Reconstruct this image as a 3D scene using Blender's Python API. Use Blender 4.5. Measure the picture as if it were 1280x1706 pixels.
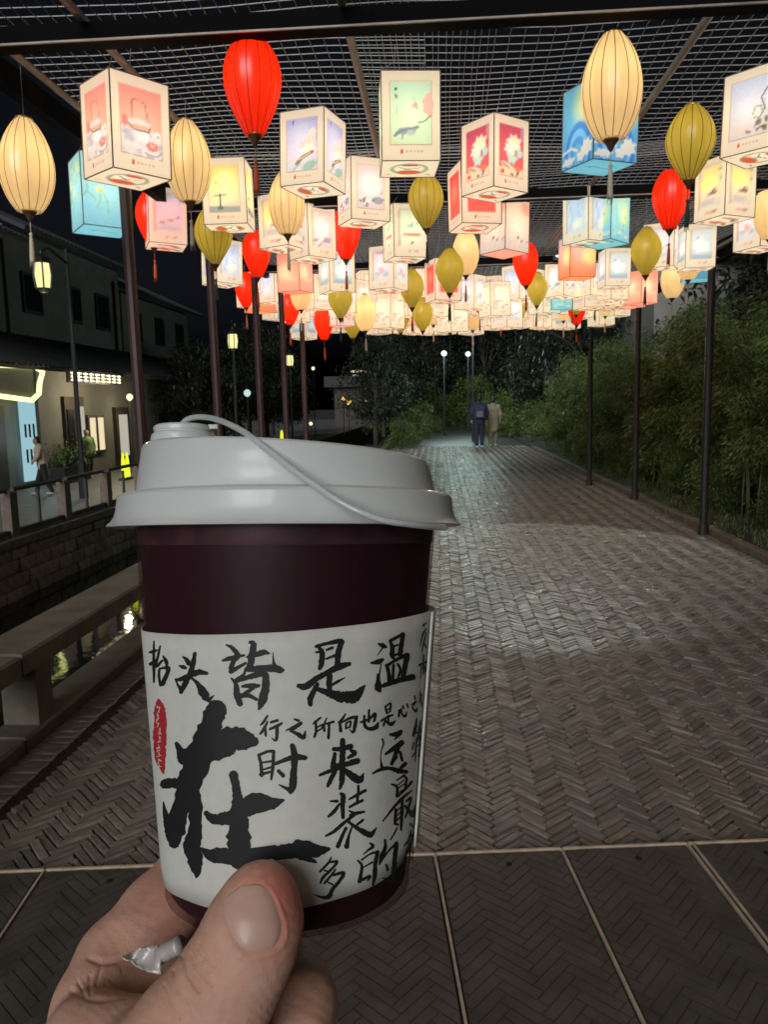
import bpy, bmesh, math, random
import numpy as np
from mathutils import Vector, Matrix
from mathutils.bvhtree import BVHTree

for o in list(bpy.data.objects):
    bpy.data.objects.remove(o, do_unlink=True)
SC = bpy.context.scene
COL = SC.collection
R = math.radians
rng = random.Random(7)
nrng = np.random.default_rng(11)

# ------------------------------------------------------------------ camera
FPX, CXP, CYP = 1280.0, 640.0, 853.0          # focal length and centre, in photograph pixels
EYE = Vector((0, 0, 1.5))
YAW, PITCH, ROLL = R(4.25), R(-8.0), R(-1.1)
cam_d = bpy.data.cameras.new('camera')
cam = bpy.data.objects.new('camera', cam_d)
COL.objects.link(cam)
cam_d.sensor_fit = 'HORIZONTAL'
cam_d.sensor_width = 36.0
cam_d.lens = 36.0
cam_d.clip_start = 0.01
cam_d.clip_end = 1500
CAMR = (Matrix.Rotation(YAW, 3, 'Z') @ Matrix.Rotation(math.pi / 2 + PITCH, 3, 'X') @ Matrix.Rotation(ROLL, 3, 'Z'))
cam.matrix_world = Matrix.Translation(EYE) @ CAMR.to_4x4()
SC.camera = cam
cam_d.dof.use_dof = True
cam_d.dof.focus_distance = 0.195
cam_d.dof.aperture_fstop = 150
# frame of things held in front of the viewer: x right, y away, z up
HELD = Matrix.Translation(EYE) @ (CAMR @ Matrix(((1, 0, 0), (0, 0, 1), (0, -1, 0)))).to_4x4()

# ------------------------------------------------------------------ world, added fill light, exposure
W = bpy.data.worlds.new('World')
SC.world = W
W.use_nodes = True
wn = W.node_tree.nodes
wl = W.node_tree.links
wn.clear()
sky = wn.new('ShaderNodeTexSky')
sky.sky_type = 'NISHITA'
sky.sun_disc = False
sky.sun_elevation = R(-2.0)
sky.sun_rotation = R(180)
hs = wn.new('ShaderNodeHueSaturation')
hs.inputs['Saturation'].default_value = 0.0
wmx = wn.new('ShaderNodeMix'); wmx.data_type = 'RGBA'; wmx.blend_type = 'MULTIPLY'; wmx.inputs[0].default_value = 1.0
wmx.inputs[7].default_value = (0.72, 0.84, 1.2, 1)
bg = wn.new('ShaderNodeBackground')
bg.inputs['Strength'].default_value = 0.034
wo = wn.new('ShaderNodeOutputWorld')
wl.new(sky.outputs[0], hs.inputs['Color'])
wl.new(hs.outputs[0], wmx.inputs[6])
wl.new(wmx.outputs[2], bg.inputs[0])
wl.new(bg.outputs[0], wo.inputs[0])

sd = bpy.data.lights.new('sun', 'SUN')
sd.energy = 2.4  # sun lamp added as soft fill from behind the viewer, for cup and hand
sd.angle = R(34)
sd.color = (0.97, 0.99, 1.0)
sun = bpy.data.objects.new('sun', sd)
COL.objects.link(sun)
sun.rotation_euler = Vector((0.24, 0.90, -0.34)).to_track_quat('-Z', 'Y').to_euler()

SC.view_settings.view_transform = 'Standard'
SC.view_settings.look = 'None'
SC.view_settings.exposure = 0.0
SC.view_settings.gamma = 1.0
SC.view_settings.use_curve_mapping = False
SC.render.engine = 'CYCLES'
SC.cycles.use_denoising = True
SC.cycles.max_bounces = 6
SC.cycles.diffuse_bounces = 3
SC.cycles.transmission_bounces = 5
SC.cycles.transparent_max_bounces = 8
SC.cycles.sample_clamp_indirect = 3.0
SC.cycles.use_light_tree = True
SC.cycles.caustics_reflective = False
SC.cycles.caustics_refractive = False

# ------------------------------------------------------------------ helpers
def lin(c):
    return tuple(((v / 255.0) / 12.92 if v / 255.0 <= 0.04045 else ((v / 255.0 + 0.055) / 1.055) ** 2.4) for v in c)

def ray(px, py):
    return CAMR @ Vector(((px - CXP) / FPX, -(py - CYP) / FPX, -1.0))

def atz(px, py, z):
    d = ray(px, py); t = (z - EYE.z) / d.z
    return EYE + d * t

def aty(px, py, y):
    d = ray(px, py); t = y / d.y
    return EYE + d * t

def atx(px, py, x):
    d = ray(px, py); t = x / d.x
    return EYE + d * t

def held(px, py, depth):
    return Vector(((px - CXP) / FPX * depth, depth, -(py - CYP) / FPX * depth))

class MB:
    def __init__(self):
        self.v = []; self.f = []
    def box(self, c, s, rz=0.0, M=None):
        n = len(self.v); cx, cy, cz = c; a, b, h = s[0] / 2, s[1] / 2, s[2] / 2
        ca, sa = math.cos(rz), math.sin(rz)
        for dz in (-h, h):
            for dx, dy in ((-a, -b), (a, -b), (a, b), (-a, b)):
                p = (cx + dx * ca - dy * sa, cy + dx * sa + dy * ca, cz + dz)
                self.v.append(tuple(M @ Vector(p)) if M else p)
        self.f += [(n, n + 3, n + 2, n + 1), (n + 4, n + 5, n + 6, n + 7)]
        for i in range(4):
            j = (i + 1) % 4
            self.f.append((n + i, n + j, n + 4 + j, n + 4 + i))
        return self
    def cbox(self, c, s, b, rz=0.0):
        """box with a chamfered top edge"""
        n = len(self.v); cx, cy, cz = c; ca, sa = math.cos(rz), math.sin(rz)
        for inset, dz in ((0, -s[2] / 2), (0, s[2] / 2 - b), (b, s[2] / 2)):
            a, d = s[0] / 2 - inset, s[1] / 2 - inset
            for dx, dy in ((-a, -d), (a, -d), (a, d), (-a, d)):
                self.v.append((cx + dx * ca - dy * sa, cy + dx * sa + dy * ca, cz + dz))
        self.f += [(n, n + 3, n + 2, n + 1), (n + 8, n + 9, n + 10, n + 11)]
        for k in (0, 4):
            for i in range(4):
                j = (i + 1) % 4
                self.f.append((n + k + i, n + k + j, n + k + 4 + j, n + k + 4 + i))
        return self
    def quad(self, a, b, c, d):
        n = len(self.v); self.v += [tuple(a), tuple(b), tuple(c), tuple(d)]; self.f.append((n, n + 1, n + 2, n + 3)); return self
    def prism(self, poly, z0, z1):
        n = len(self.v); k = len(poly)
        self.v += [(p[0], p[1], z0) for p in poly] + [(p[0], p[1], z1) for p in poly]
        self.f.append(tuple(range(n + k - 1, n - 1, -1))); self.f.append(tuple(range(n + k, n + 2 * k)))
        for i in range(k):
            j = (i + 1) % k
            self.f.append((n + i, n + j, n + k + j, n + k + i))
        return self
    def tube(self, pts, rad, seg=6, cap=True):
        pts = [Vector(p) for p in pts]; n0 = len(self.v); k = len(pts)
        if not hasattr(rad, '__len__'): rad = [rad] * k
        up = None
        for i, p in enumerate(pts):
            t = (pts[min(i + 1, k - 1)] - pts[max(i - 1, 0)])
            t = t.normalized() if t.length > 1e-9 else Vector((0, 0, 1))
            if up is None:
                up = t.orthogonal().normalized()
            else:
                up = (up - t * up.dot(t))
                up = up.normalized() if up.length > 1e-6 else t.orthogonal().normalized()
            s = t.cross(up)
            for j in range(seg):
                a = 2 * math.pi * j / seg
                self.v.append(tuple(p + (up * math.cos(a) + s * math.sin(a)) * rad[i]))
        for i in range(k - 1):
            for j in range(seg):
                a = n0 + i * seg + j; b = n0 + i * seg + (j + 1) % seg
                self.f.append((a, b, b + seg, a + seg))
        if cap:
            self.f.append(tuple(n0 + seg - 1 - j for j in range(seg)))
            self.f.append(tuple(n0 + (k - 1) * seg + j for j in range(seg)))
        return self
    def lathe(self, prof, seg=24, c=(0, 0, 0), mod=None, cap=True):
        n0 = len(self.v)
        for (r, z) in prof:
            for j in range(seg):
                a = 2 * math.pi * j / seg
                rr = r * (mod(a, z) if mod else 1.0)
                self.v.append((c[0] + rr * math.cos(a), c[1] + rr * math.sin(a), c[2] + z))
        for i in range(len(prof) - 1):
            for j in range(seg):
                a = n0 + i * seg + j; b = n0 + i * seg + (j + 1) % seg
                self.f.append((a, b, b + seg, a + seg))
        if cap:
            self.f.append(tuple(n0 + seg - 1 - j for j in range(seg)))
            self.f.append(tuple(n0 + (len(prof) - 1) * seg + j for j in range(seg)))
        return self
    def mesh(self, name, m=None, smooth=False):
        me = bpy.data.meshes.new(name)
        me.from_pydata(self.v, [], self.f)
        if m: me.materials.append(m)
        if smooth: me.polygons.foreach_set('use_smooth', [True] * len(me.polygons))
        me.update()
        return me
    def build(self, name, m, parent=None, smooth=False, loc=None):
        return link(name, self.mesh(name, m, smooth), parent, loc)

def link(name, me, parent=None, loc=None):
    o = bpy.data.objects.new(name, me); COL.objects.link(o)
    if parent is not None: o.parent = parent
    if loc is not None: o.location = loc
    return o

def empty(name, loc=(0, 0, 0), rz=0.0):
    o = bpy.data.objects.new(name, None); COL.objects.link(o)
    o.empty_display_size = 0.1
    o.location = loc; o.rotation_euler = (0, 0, rz)
    return o

def tag(o, label=None, cat=None, group=None, kind=None):
    if label: o['label'] = label
    if cat: o['category'] = cat
    if group: o['group'] = group
    if kind: o['kind'] = kind
    return o

def struct(o):
    o['kind'] = 'structure'; return o

def copy_tree(o, parent=None):
    c = o.copy(); COL.objects.link(c); c.parent = parent
    for ch in o.children: copy_tree(ch, c)
    return c

# ------------------------------------------------------------------ materials
def mat(name, color, rough=0.6, spec=0.5, metal=0.0, var=0.0, scale=8.0, bump=0.0, bscale=60.0, dist=0.002, attr=None, emit=None, estr=0.0, coat=0.0, sss=0.0, detail=4.0):
    m = bpy.data.materials.new(name); m.use_nodes = True
    nt = m.node_tree; b = nt.nodes['Principled BSDF']
    b.inputs['Base Color'].default_value = (*color, 1)
    b.inputs['Roughness'].default_value = rough
    b.inputs['Specular IOR Level'].default_value = spec
    b.inputs['Metallic'].default_value = metal
    b.inputs['Coat Weight'].default_value = coat
    if sss:
        b.inputs['Subsurface Weight'].default_value = sss
        b.inputs['Subsurface Radius'].default_value = (0.006, 0.002, 0.001)
    if emit:
        b.inputs['Emission Color'].default_value = (*emit, 1); b.inputs['Emission Strength'].default_value = estr
    tc = nt.nodes.new('ShaderNodeTexCoord')
    if var > 0 or attr:
        mix = nt.nodes.new('ShaderNodeMix'); mix.data_type = 'RGBA'; mix.blend_type = 'MULTIPLY'
        mix.inputs[0].default_value = 1.0
        mix.inputs[6].default_value = (*color, 1)
        if attr:
            at = nt.nodes.new('ShaderNodeAttribute'); at.attribute_name = attr
            src = at.outputs['Color']
            if var > 0:
                n = nt.nodes.new('ShaderNodeTexNoise'); n.inputs['Scale'].default_value = scale; n.inputs['Detail'].default_value = detail
                nt.links.new(tc.outputs['Object'], n.inputs['Vector'])
                mr = nt.nodes.new('ShaderNodeMapRange'); mr.inputs[1].default_value = 0.25; mr.inputs[2].default_value = 0.75
                mr.inputs[3].default_value = 1 - var; mr.inputs[4].default_value = 1 + var
                nt.links.new(n.outputs[0], mr.inputs[0])
                vm = nt.nodes.new('ShaderNodeVectorMath'); vm.operation = 'SCALE'
                nt.links.new(src, vm.inputs[0]); nt.links.new(mr.outputs[0], vm.inputs['Scale'])
                src = vm.outputs[0]
            nt.links.new(src, mix.inputs[7])
        else:
            n = nt.nodes.new('ShaderNodeTexNoise'); n.inputs['Scale'].default_value = scale; n.inputs['Detail'].default_value = detail
            nt.links.new(tc.outputs['Object'], n.inputs['Vector'])
            mr = nt.nodes.new('ShaderNodeMapRange'); mr.inputs[1].default_value = 0.25; mr.inputs[2].default_value = 0.75
            mr.inputs[3].default_value = 1 - var; mr.inputs[4].default_value = 1 + var
            nt.links.new(n.outputs[0], mr.inputs[0]); nt.links.new(mr.outputs[0], mix.inputs[7])
        nt.links.new(mix.outputs[2], b.inputs['Base Color'])
    if bump > 0:
        n2 = nt.nodes.new('ShaderNodeTexNoise'); n2.inputs['Scale'].default_value = bscale; n2.inputs['Detail'].default_value = 5
        nt.links.new(tc.outputs['Object'], n2.inputs['Vector'])
        bp = nt.nodes.new('ShaderNodeBump'); bp.inputs['Strength'].default_value = bump; bp.inputs['Distance'].default_value = dist
        nt.links.new(n2.outputs[0], bp.inputs['Height']); nt.links.new(bp.outputs[0], b.inputs['Normal'])
    return m

def glow(name, color, strength):
    m = bpy.data.materials.new(name); m.use_nodes = True
    nt = m.node_tree; nt.nodes.clear()
    e = nt.nodes.new('ShaderNodeEmission'); e.inputs[0].default_value = (*color, 1); e.inputs[1].default_value = strength
    o = nt.nodes.new('ShaderNodeOutputMaterial'); nt.links.new(e.outputs[0], o.inputs[0])
    return m

def shade_mat(name, color=None, attr=False, emit=0.55, trans=0.9, sheen=False, sampled=True):
    """lit lantern skin: thin cloth or film that glows and lets the bulb inside shine through"""
    m = bpy.data.materials.new(name); m.use_nodes = True
    nt = m.node_tree; nt.nodes.clear()
    e = nt.nodes.new('ShaderNodeEmission'); e.inputs[1].default_value = emit
    t = nt.nodes.new('ShaderNodeBsdfTranslucent')
    add = nt.nodes.new('ShaderNodeAddShader')
    o = nt.nodes.new('ShaderNodeOutputMaterial')
    if attr:
        a = nt.nodes.new('ShaderNodeAttribute'); a.attribute_name = 'Col'
        nt.links.new(a.outputs['Color'], e.inputs[0]); nt.links.new(a.outputs['Color'], t.inputs[0])
    else:
        tc = nt.nodes.new('ShaderNodeTexCoord')
        n = nt.nodes.new('ShaderNodeTexNoise'); n.inputs['Scale'].default_value = 14; n.inputs['Detail'].default_value = 3
        mp = nt.nodes.new('ShaderNodeMapping'); mp.inputs['Scale'].default_value = (1, 1, 0.25)
        nt.links.new(tc.outputs['Object'], mp.inputs[0]); nt.links.new(mp.outputs[0], n.inputs['Vector'])
        mr = nt.nodes.new('ShaderNodeMapRange'); mr.inputs[1].default_value = .3; mr.inputs[2].default_value = .7
        mr.inputs[3].default_value = .88; mr.inputs[4].default_value = 1.08
        mx = nt.nodes.new('ShaderNodeMix'); mx.data_type = 'RGBA'; mx.blend_type = 'MULTIPLY'; mx.inputs[0].default_value = 1
        mx.inputs[6].default_value = (*color, 1)
        nt.links.new(n.outputs[0], mr.inputs[0]); nt.links.new(mr.outputs[0], mx.inputs[7])
        nt.links.new(mx.outputs[2], e.inputs[0]); nt.links.new(mx.outputs[2], t.inputs[0])
    nt.links.new(e.outputs[0], add.inputs[0]); nt.links.new(t.outputs[0], add.inputs[1])
    last = add
    if sheen:
        g = nt.nodes.new('ShaderNodeBsdfGlossy'); g.inputs['Roughness'].default_value = 0.35
        ms = nt.nodes.new('ShaderNodeMixShader'); ms.inputs[0].default_value = 0.06
        nt.links.new(add.outputs[0], ms.inputs[1]); nt.links.new(g.outputs[0], ms.inputs[2]); last = ms
    nt.links.new(last.outputs[0], o.inputs[0])
    if not sampled:
        m.cycles.emission_sampling = 'NONE'
    return m

M = {}
M['brick'] = mat('paving_brick', (0.205, 0.180, 0.152), rough=0.42, attr='tone', var=0.40, scale=14, bump=0.7, bscale=90, dist=0.005, detail=8.0)
M['joint'] = mat('sandy_joint', (0.028, 0.024, 0.02), rough=0.9, var=0.3, scale=20, bump=0.5, bscale=200)
M['panel'] = mat('dark_board', (0.068, 0.061, 0.051), rough=0.55, var=0.45, scale=7, bump=0.3, bscale=150, dist=0.001)
M['strip'] = mat('pale_edge_strip', (0.50, 0.40, 0.30), rough=0.5, var=0.3, scale=20)
M['panel_base'] = mat('board_groove_shade', (0.058, 0.052, 0.044), rough=0.7, var=0.2, scale=9)  # darker than the relief: shade of the gaps put into the colour
M['hole'] = mat('black_hole', (0.004, 0.004, 0.004), rough=0.9)
M['stone'] = mat('weathered_stone', (0.140, 0.120, 0.086), rough=0.75, var=0.4, scale=6, bump=0.6, bscale=40, dist=0.006)
M['stoneblk'] = mat('wall_stone', (0.22, 0.185, 0.125), rough=0.8, attr='tone', var=0.4, scale=5, bump=0.8, bscale=25, dist=0.012)
M['soil'] = mat('soil', (0.026, 0.023, 0.014), rough=0.95, var=0.5, scale=3, bump=0.7, bscale=30, dist=0.02)
M['far_street'] = mat('street_paving', (0.15, 0.155, 0.145), rough=0.55, var=0.25, scale=2.5, bump=0.3, bscale=20)
M['post'] = mat('red_brown_post_paint', (0.045, 0.018, 0.017), rough=0.5, var=0.2, scale=12)
M['postd'] = mat('dark_post_paint', (0.014, 0.010, 0.010), rough=0.5, var=0.2, scale=12)
M['beam'] = mat('black_steel', (0.003, 0.003, 0.0035), rough=0.8, spec=0.1)
M['pipe'] = mat('galvanised_pipe', (0.36, 0.29, 0.25), rough=0.5, metal=0.2, var=0.25, scale=10)
M['wire'] = mat('grey_wire', (0.30, 0.295, 0.275), rough=0.5, metal=0.2)
M['hang'] = mat('hanging_wire', (0.30, 0.29, 0.27), rough=0.5)
M['frame'] = mat('lantern_frame', (0.20, 0.155, 0.10), rough=0.6)
M['capw'] = mat('dark_wood_cap', (0.10, 0.05, 0.025), rough=0.5)
M['gold'] = mat('gold_ring', (0.65, 0.42, 0.10), rough=0.35, metal=0.7)
M['white_wall'] = mat('whitewash', (0.17, 0.165, 0.145), rough=0.85, var=0.18, scale=1.2, bump=0.2, bscale=8)
M['tile'] = mat('grey_roof_tile', (0.020, 0.021, 0.022), rough=0.7, var=0.3, scale=6)
M['wood'] = mat('dark_timber', (0.035, 0.022, 0.015), rough=0.6, var=0.3, scale=8)
M['glassd'] = mat('dark_pane', (0.012, 0.013, 0.016), rough=0.15)
M['rail'] = mat('dark_rail', (0.03, 0.026, 0.022), rough=0.6, var=0.3, scale=10)
M['granite'] = mat('brown_granite', (0.14, 0.10, 0.075), rough=0.7, var=0.3, scale=14)
M['lamp_metal'] = mat('lamp_metal', (0.012, 0.012, 0.013), rough=0.45)
M['leaf'] = mat('bamboo_leaf', (0.090, 0.128, 0.036), rough=0.5, attr='tone', spec=0.35)
M['leaf2'] = mat('shrub_leaf', (0.080, 0.122, 0.034), rough=0.5, attr='tone', spec=0.35)
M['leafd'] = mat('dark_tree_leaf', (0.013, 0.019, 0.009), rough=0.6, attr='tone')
M['culm'] = mat('bamboo_culm', (0.10, 0.11, 0.045), rough=0.5, var=0.3, scale=10)
M['bark'] = mat('bark', (0.05, 0.04, 0.03), rough=0.9, var=0.4, scale=10, bump=0.6, bscale=30, dist=0.01)
M['water'] = mat('canal_water', (0.004, 0.006, 0.006), rough=0.04, bump=0.12, bscale=4.0, dist=0.02)
M['wall2'] = mat('grey_render', (0.22, 0.21, 0.185), rough=0.85, var=0.15, scale=1.5)
def rough_noise(m, lo, hi, scale):
    nt = m.node_tree; b = nt.nodes['Principled BSDF']
    tc = nt.nodes.new('ShaderNodeTexCoord'); n = nt.nodes.new('ShaderNodeTexNoise'); n.inputs['Scale'].default_value = scale; n.inputs['Detail'].default_value = 6
    mr = nt.nodes.new('ShaderNodeMapRange'); mr.inputs[1].default_value = .35; mr.inputs[2].default_value = .65; mr.inputs[3].default_value = lo; mr.inputs[4].default_value = hi
    nt.links.new(tc.outputs['Object'], n.inputs['Vector']); nt.links.new(n.outputs[0], mr.inputs[0]); nt.links.new(mr.outputs[0], b.inputs['Roughness'])
rough_noise(M['brick'], .24, .52, 9)
# ================================================================== GROUND
def set_tone(me, vals_per_face):
    at = me.attributes.new('tone', 'FLOAT_COLOR', 'FACE')
    arr = np.ones((len(me.polygons), 4), dtype=np.float32)
    v = np.asarray(vals_per_face, dtype=np.float32)
    if v.ndim == 1: arr[:, :3] = v[:, None]
    else: arr[:, :3] = v
    at.data.foreach_set('color', arr.ravel())

ground = struct(MB().quad((-400, -60, -2.9), (400, -60, -2.9), (400, 700, -2.9), (-400, 700, -2.9)).build('ground', M['soil']))

# the line where the dark boards end and the brick paving begins, and the heading of the boards
PA, PB = atz(0, 1453, 0), atz(1280, 1400, 0)
bdir = (PB - PA); bdir.z = 0; bdir.normalize()          # along the front edge (to the right)
bfwd = Vector((-bdir.y, bdir.x, 0))                      # away from the viewer

XL, XR = -1.84, 3.0
path = struct(MB().prism([(XL, -8), (XR, -8), (XR, 130), (XL, 130)], -0.30, -0.026).build('path', M['joint']))

# herringbone bricks, laid diagonally to the path
BL, BN = 0.136, 4
bw = BL / BN
def herring(region, ang, rise, gap, jitter, ox=0.0, oy=0.0, extent=(-60, 60)):
    """yield (centre x, centre y, rotation, is_long) of bricks whose centre is in region"""
    ca, sa = math.cos(ang), math.sin(ang)
    out = []
    n = 2 * BN
    x0, x1, y0, y1 = region
    # cell coordinate bounds
    cs = [((x - ox) * ca + (y - oy) * sa, -(x - ox) * sa + (y - oy) * ca) for x in (x0, x1) for y in (y0, y1)]
    i0 = int(min(c[0] for c in cs) / bw) - 6; i1 = int(max(c[0] for c in cs) / bw) + 6
    j0 = int(min(c[1] for c in cs) / bw) - 6; j1 = int(max(c[1] for c in cs) / bw) + 6
    I, J = np.meshgrid(np.arange(i0, i1), np.arange(j0, j1), indexing='ij')
    r = (I - J) % n
    for kind in (0, 1):
        msk = (r == 0) if kind == 0 else (r == n - 1)
        ii, jj = I[msk], J[msk]
        if kind == 0: u = (ii + BN / 2) * bw; v = (jj + 0.5) * bw
        else: u = (ii + 0.5) * bw; v = (jj + BN / 2) * bw
        X = u * ca - v * sa + ox; Y = u * sa + v * ca + oy
        ok = (X > x0) & (X < x1) & (Y > y0) & (Y < y1)
        for x, y in zip(X[ok], Y[ok]):
            out.append((float(x), float(y), ang + (math.pi / 2 if kind else 0.0)))
    return out

edge_y = lambda x: PA.y + (x - PA.x) * bdir.y / bdir.x
allb = []
for (x, y, a) in herring((XL + 0.16, XR - 0.02, 0.8, 27.0), R(45), 0, 0, 0):
    if y > edge_y(x) - 0.05: allb.append((x, y, a))
# bricks facing the viewer most largely: nearest on the open side of the path
def vis_key(b):
    x, y, a = b
    d = math.hypot(x, y)
    return d
vis = [b for b in allb if not (-1.05 * b[1] * 0.36 - 0.15 < b[0] < 0.10 * b[1] and b[1] < 3.6) and -0.62 * b[1] < b[0] < 0.60 * b[1]]
vis.sort(key=vis_key)
single = set((round(b[0], 4), round(b[1], 4)) for b in vis[:300])
brick_meshes = []
for k in range(24):
    mb = MB(); mb.cbox((0, 0, -0.02), (BL - rng.uniform(.003, .011), bw - rng.uniform(.003, .008), 0.04), rng.uniform(.0015, .0045))
    mb.v = [(vx + rng.gauss(0, .0012), vy + rng.gauss(0, .0011), vz + (rng.gauss(0, .0012) if vz > -.01 else 0)) for (vx, vy, vz) in mb.v]
    me = mb.mesh('brick', M['brick'])
    t = 0.74 + 0.46 * rng.random() ** 1.1; w = rng.uniform(-0.06, 0.08)
    set_tone(me, [(t * (1 + w), t, t * (1 - w))] * len(me.polygons))
    brick_meshes.append(me)
bulk = MB(); tones = []
for (x, y, a) in allb:
    h = rng.gauss(0, 0.0026) - 0.010
    # gentle unevenness of the bed
    h += 0.0035 * math.sin(x * 2.1 + y * 0.7) + 0.003 * math.sin(y * 2.7 - x)
    if (round(x, 4), round(y, 4)) in single:
        o = link('brick', brick_meshes[rng.randrange(24)], path, (x, y, h))
        o.rotation_euler = (rng.gauss(0, 0.018), rng.gauss(0, 0.010), a + rng.gauss(0, 0.012))
    else:
        n = len(bulk.f)
        bulk.cbox((x, y, h - 0.02), (BL - rng.uniform(.003, .011), bw - rng.uniform(.003, .008), 0.04), rng.uniform(.0015, .005), a + rng.gauss(0, 0.022))
        # tilt
        tx, ty = rng.gauss(0, 0.02), rng.gauss(0, 0.02)
        for q in range(len(bulk.v) - 12, len(bulk.v)):
            vx, vy, vz = bulk.v[q]; bulk.v[q] = (vx + rng.gauss(0, .0016), vy + rng.gauss(0, .0016), vz + (vx - x) * tx + (vy - y) * ty + rng.gauss(0, .0012))
        t = 0.74 + 0.46 * rng.random() ** 1.1; w = rng.uniform(-0.06, 0.08)
        tones += [(t * (1 + w), t, t * (1 - w))] * (len(bulk.f) - n)
bo = bulk.build('paving_bricks', M['brick'], path)
set_tone(bo.data, tones)
bo['kind'] = 'stuff'
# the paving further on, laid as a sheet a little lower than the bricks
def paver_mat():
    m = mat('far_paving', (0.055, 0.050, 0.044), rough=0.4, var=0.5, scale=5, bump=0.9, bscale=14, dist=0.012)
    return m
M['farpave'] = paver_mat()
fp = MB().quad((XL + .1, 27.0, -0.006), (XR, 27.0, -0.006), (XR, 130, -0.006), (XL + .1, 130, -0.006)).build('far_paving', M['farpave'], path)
# soldier course along the left edge
mb = MB()
sm = MB().cbox((0, 0, -0.02), (0.14, 0.052, 0.045), 0.004).mesh('brick', M['brick'])
set_tone(sm, [0.8] * len(sm.polygons))
y = 2.0
while y < 9.0:
    o = link('edge_brick', sm, path, (XL + 0.085, y, 0.006 + rng.gauss(0, .002))); o.rotation_euler = (rng.gauss(0, .02), rng.gauss(0, .02), rng.gauss(0, .02))
    y += 0.058

# dark boards in front
PW = 0.43
x725 = atz(725, 1425, 0)
s0 = (x725 - PA).dot(bdir)
pl = 1.25
for k in range(-4, 5):
    s = s0 + (k + 0.5) * PW
    c = PA + bdir * s - bfwd * (pl / 2 + 0.004)
    root = empty('floor_board', (c.x, c.y, 0.0), math.atan2(bdir.y, bdir.x))
    where = {-4: 'beside the stone bench, outermost of the row', 0: 'right of the cup, next to a board with a matching round hole'}
    tag(root, 'dark floor board with pale edge strips and herringbone relief laid before the brick path', 'floor board', 'dark floor boards in a row')
    MB().cbox((0, 0, -0.006), (PW - 0.016, pl - 0.012, 0.016), 0.002).build('board', M['panel_base'], root)
    # herringbone relief
    rl = MB()
    def clip(poly, ax, lim, sgn):
        out = []
        for q in range(len(poly)):
            p, n_ = poly[q], poly[(q + 1) % len(poly)]
            ip, in_ = sgn * p[ax] <= sgn * lim, sgn * n_[ax] <= sgn * lim
            if ip: out.append(p)
            if ip != in_:
                t = (lim - p[ax]) / (n_[ax] - p[ax]); out.append((p[0] + (n_[0] - p[0]) * t, p[1] + (n_[1] - p[1]) * t))
        return out
    for (x, y, a) in herring((-PW / 2 - 0.1, PW / 2 + 0.1, -pl / 2 - 0.1, pl / 2 + 0.1), R(45), 0, 0, 0, ox=0.03 * (k % 3)):
        ca, sa = math.cos(a), math.sin(a); la, lb = BL / 2 - .0021, bw / 2 - .0021
        poly = [(x + u * ca - v * sa, y + u * sa + v * ca) for u, v in ((-la, -lb), (la, -lb), (la, lb), (-la, lb))]
        for ax, lim, sgn in ((0, PW / 2 - .012, 1), (0, -PW / 2 + .012, -1), (1, pl / 2 - .010, 1), (1, -pl / 2 + .010, -1)):
            if poly: poly = clip(poly, ax, lim, sgn)
        if len(poly) >= 3: rl.prism(poly, 0.0005, 0.0040 + rng.gauss(0, .0004))
    ro = rl.build('relief', M['panel'], root); ro['kind'] = 'stuff'
    # pale strips: right hand edge and front edge
    st = MB(); st.box((PW / 2, 0, 0.001), (0.007, pl, 0.012)); st.build('edge_strip', M['strip'], root)
    if k == 1:
        MB().box((PW / 2 + 0.018, 0.0, 0.001), (0.009, pl, 0.011)).build('edge_strip', M['strip'], root)
    MB().box((0, pl / 2 + 0.004, 0.001), (PW - 0.008, 0.009, 0.011)).build('front_strip', M['strip'], root)
    MB().lathe([(0.0075, 0), (0.0105, 0.0012), (0.0105, 0.0018), (0.002, 0.0016)], 14, (0.02, pl / 2 - 0.075, 0.0048)).build('hole', M['hole'], root)

# kerb and verge on the right
verge = struct(MB().prism([(XR + 0.10, -8), (70, -8), (70, 130), (XR + 0.10, 130)], -0.3, 0.02).build('verge', M['soil']))
km = [MB().cbox((0, 0, 0), (0.10, 0.78, 0.2), 0.012).mesh('kerb_stone', M['stone'])]
kerb = struct(empty('kerb', (XR + 0.05, 0, 0)))
y = -2.0
while y < 26:
    o = link('kerb_stone', km[0], kerb, (rng.gauss(0, .006), y, -0.045 + rng.gauss(0, .006))); o.rotation_euler = (0, rng.gauss(0, .02), rng.gauss(0, .006))
    y += 0.80

# ================================================================== CANAL
water = struct(MB().quad((-8.45, -8, -2.2), (-2.1, -8, -2.2), (-2.1, 130, -2.2), (-8.45, 130, -2.2)).build('canal_water', M['water']))
quay = tag(MB().box((-1.95, 56, -1.27), (0.20, 130, 2.5)).build('quay_wall', M['stone']), 'stone quay wall below the low bench beside the path', 'wall')

# low stone bench along the quay: plinth, uprights and seat slabs
bench = empty('stone_bench', (-1.97, 3.4, 0))
tag(bench, 'long low stone bench rail on uprights between the path and the canal', 'bench')
for i, (a, b) in enumerate(((0.2, 2.2), (2.215, 4.1), (4.115, 6.0), (6.015, 8.2), (8.215, 11), (11.015, 14))):
    MB().cbox((0, (a + b) / 2 - 3.4 + .9, 0.397), (0.28, b - a, 0.095), 0.012).build('seat_slab', M['stone'], bench)
    MB().cbox((0.025, (a + b) / 2 - 3.4 + .9, 0.02), (0.20, b - a, 0.08), 0.012).build('plinth', M['stone'], bench)
for yy in (1.6, 3.33, 5.15, 7.0, 8.9, 10.9, 12.9):
    MB().cbox((0.025, yy - 3.4, 0.205), (0.17, 0.14, 0.292), 0.008).build('upright', M['stone'], bench)

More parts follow.
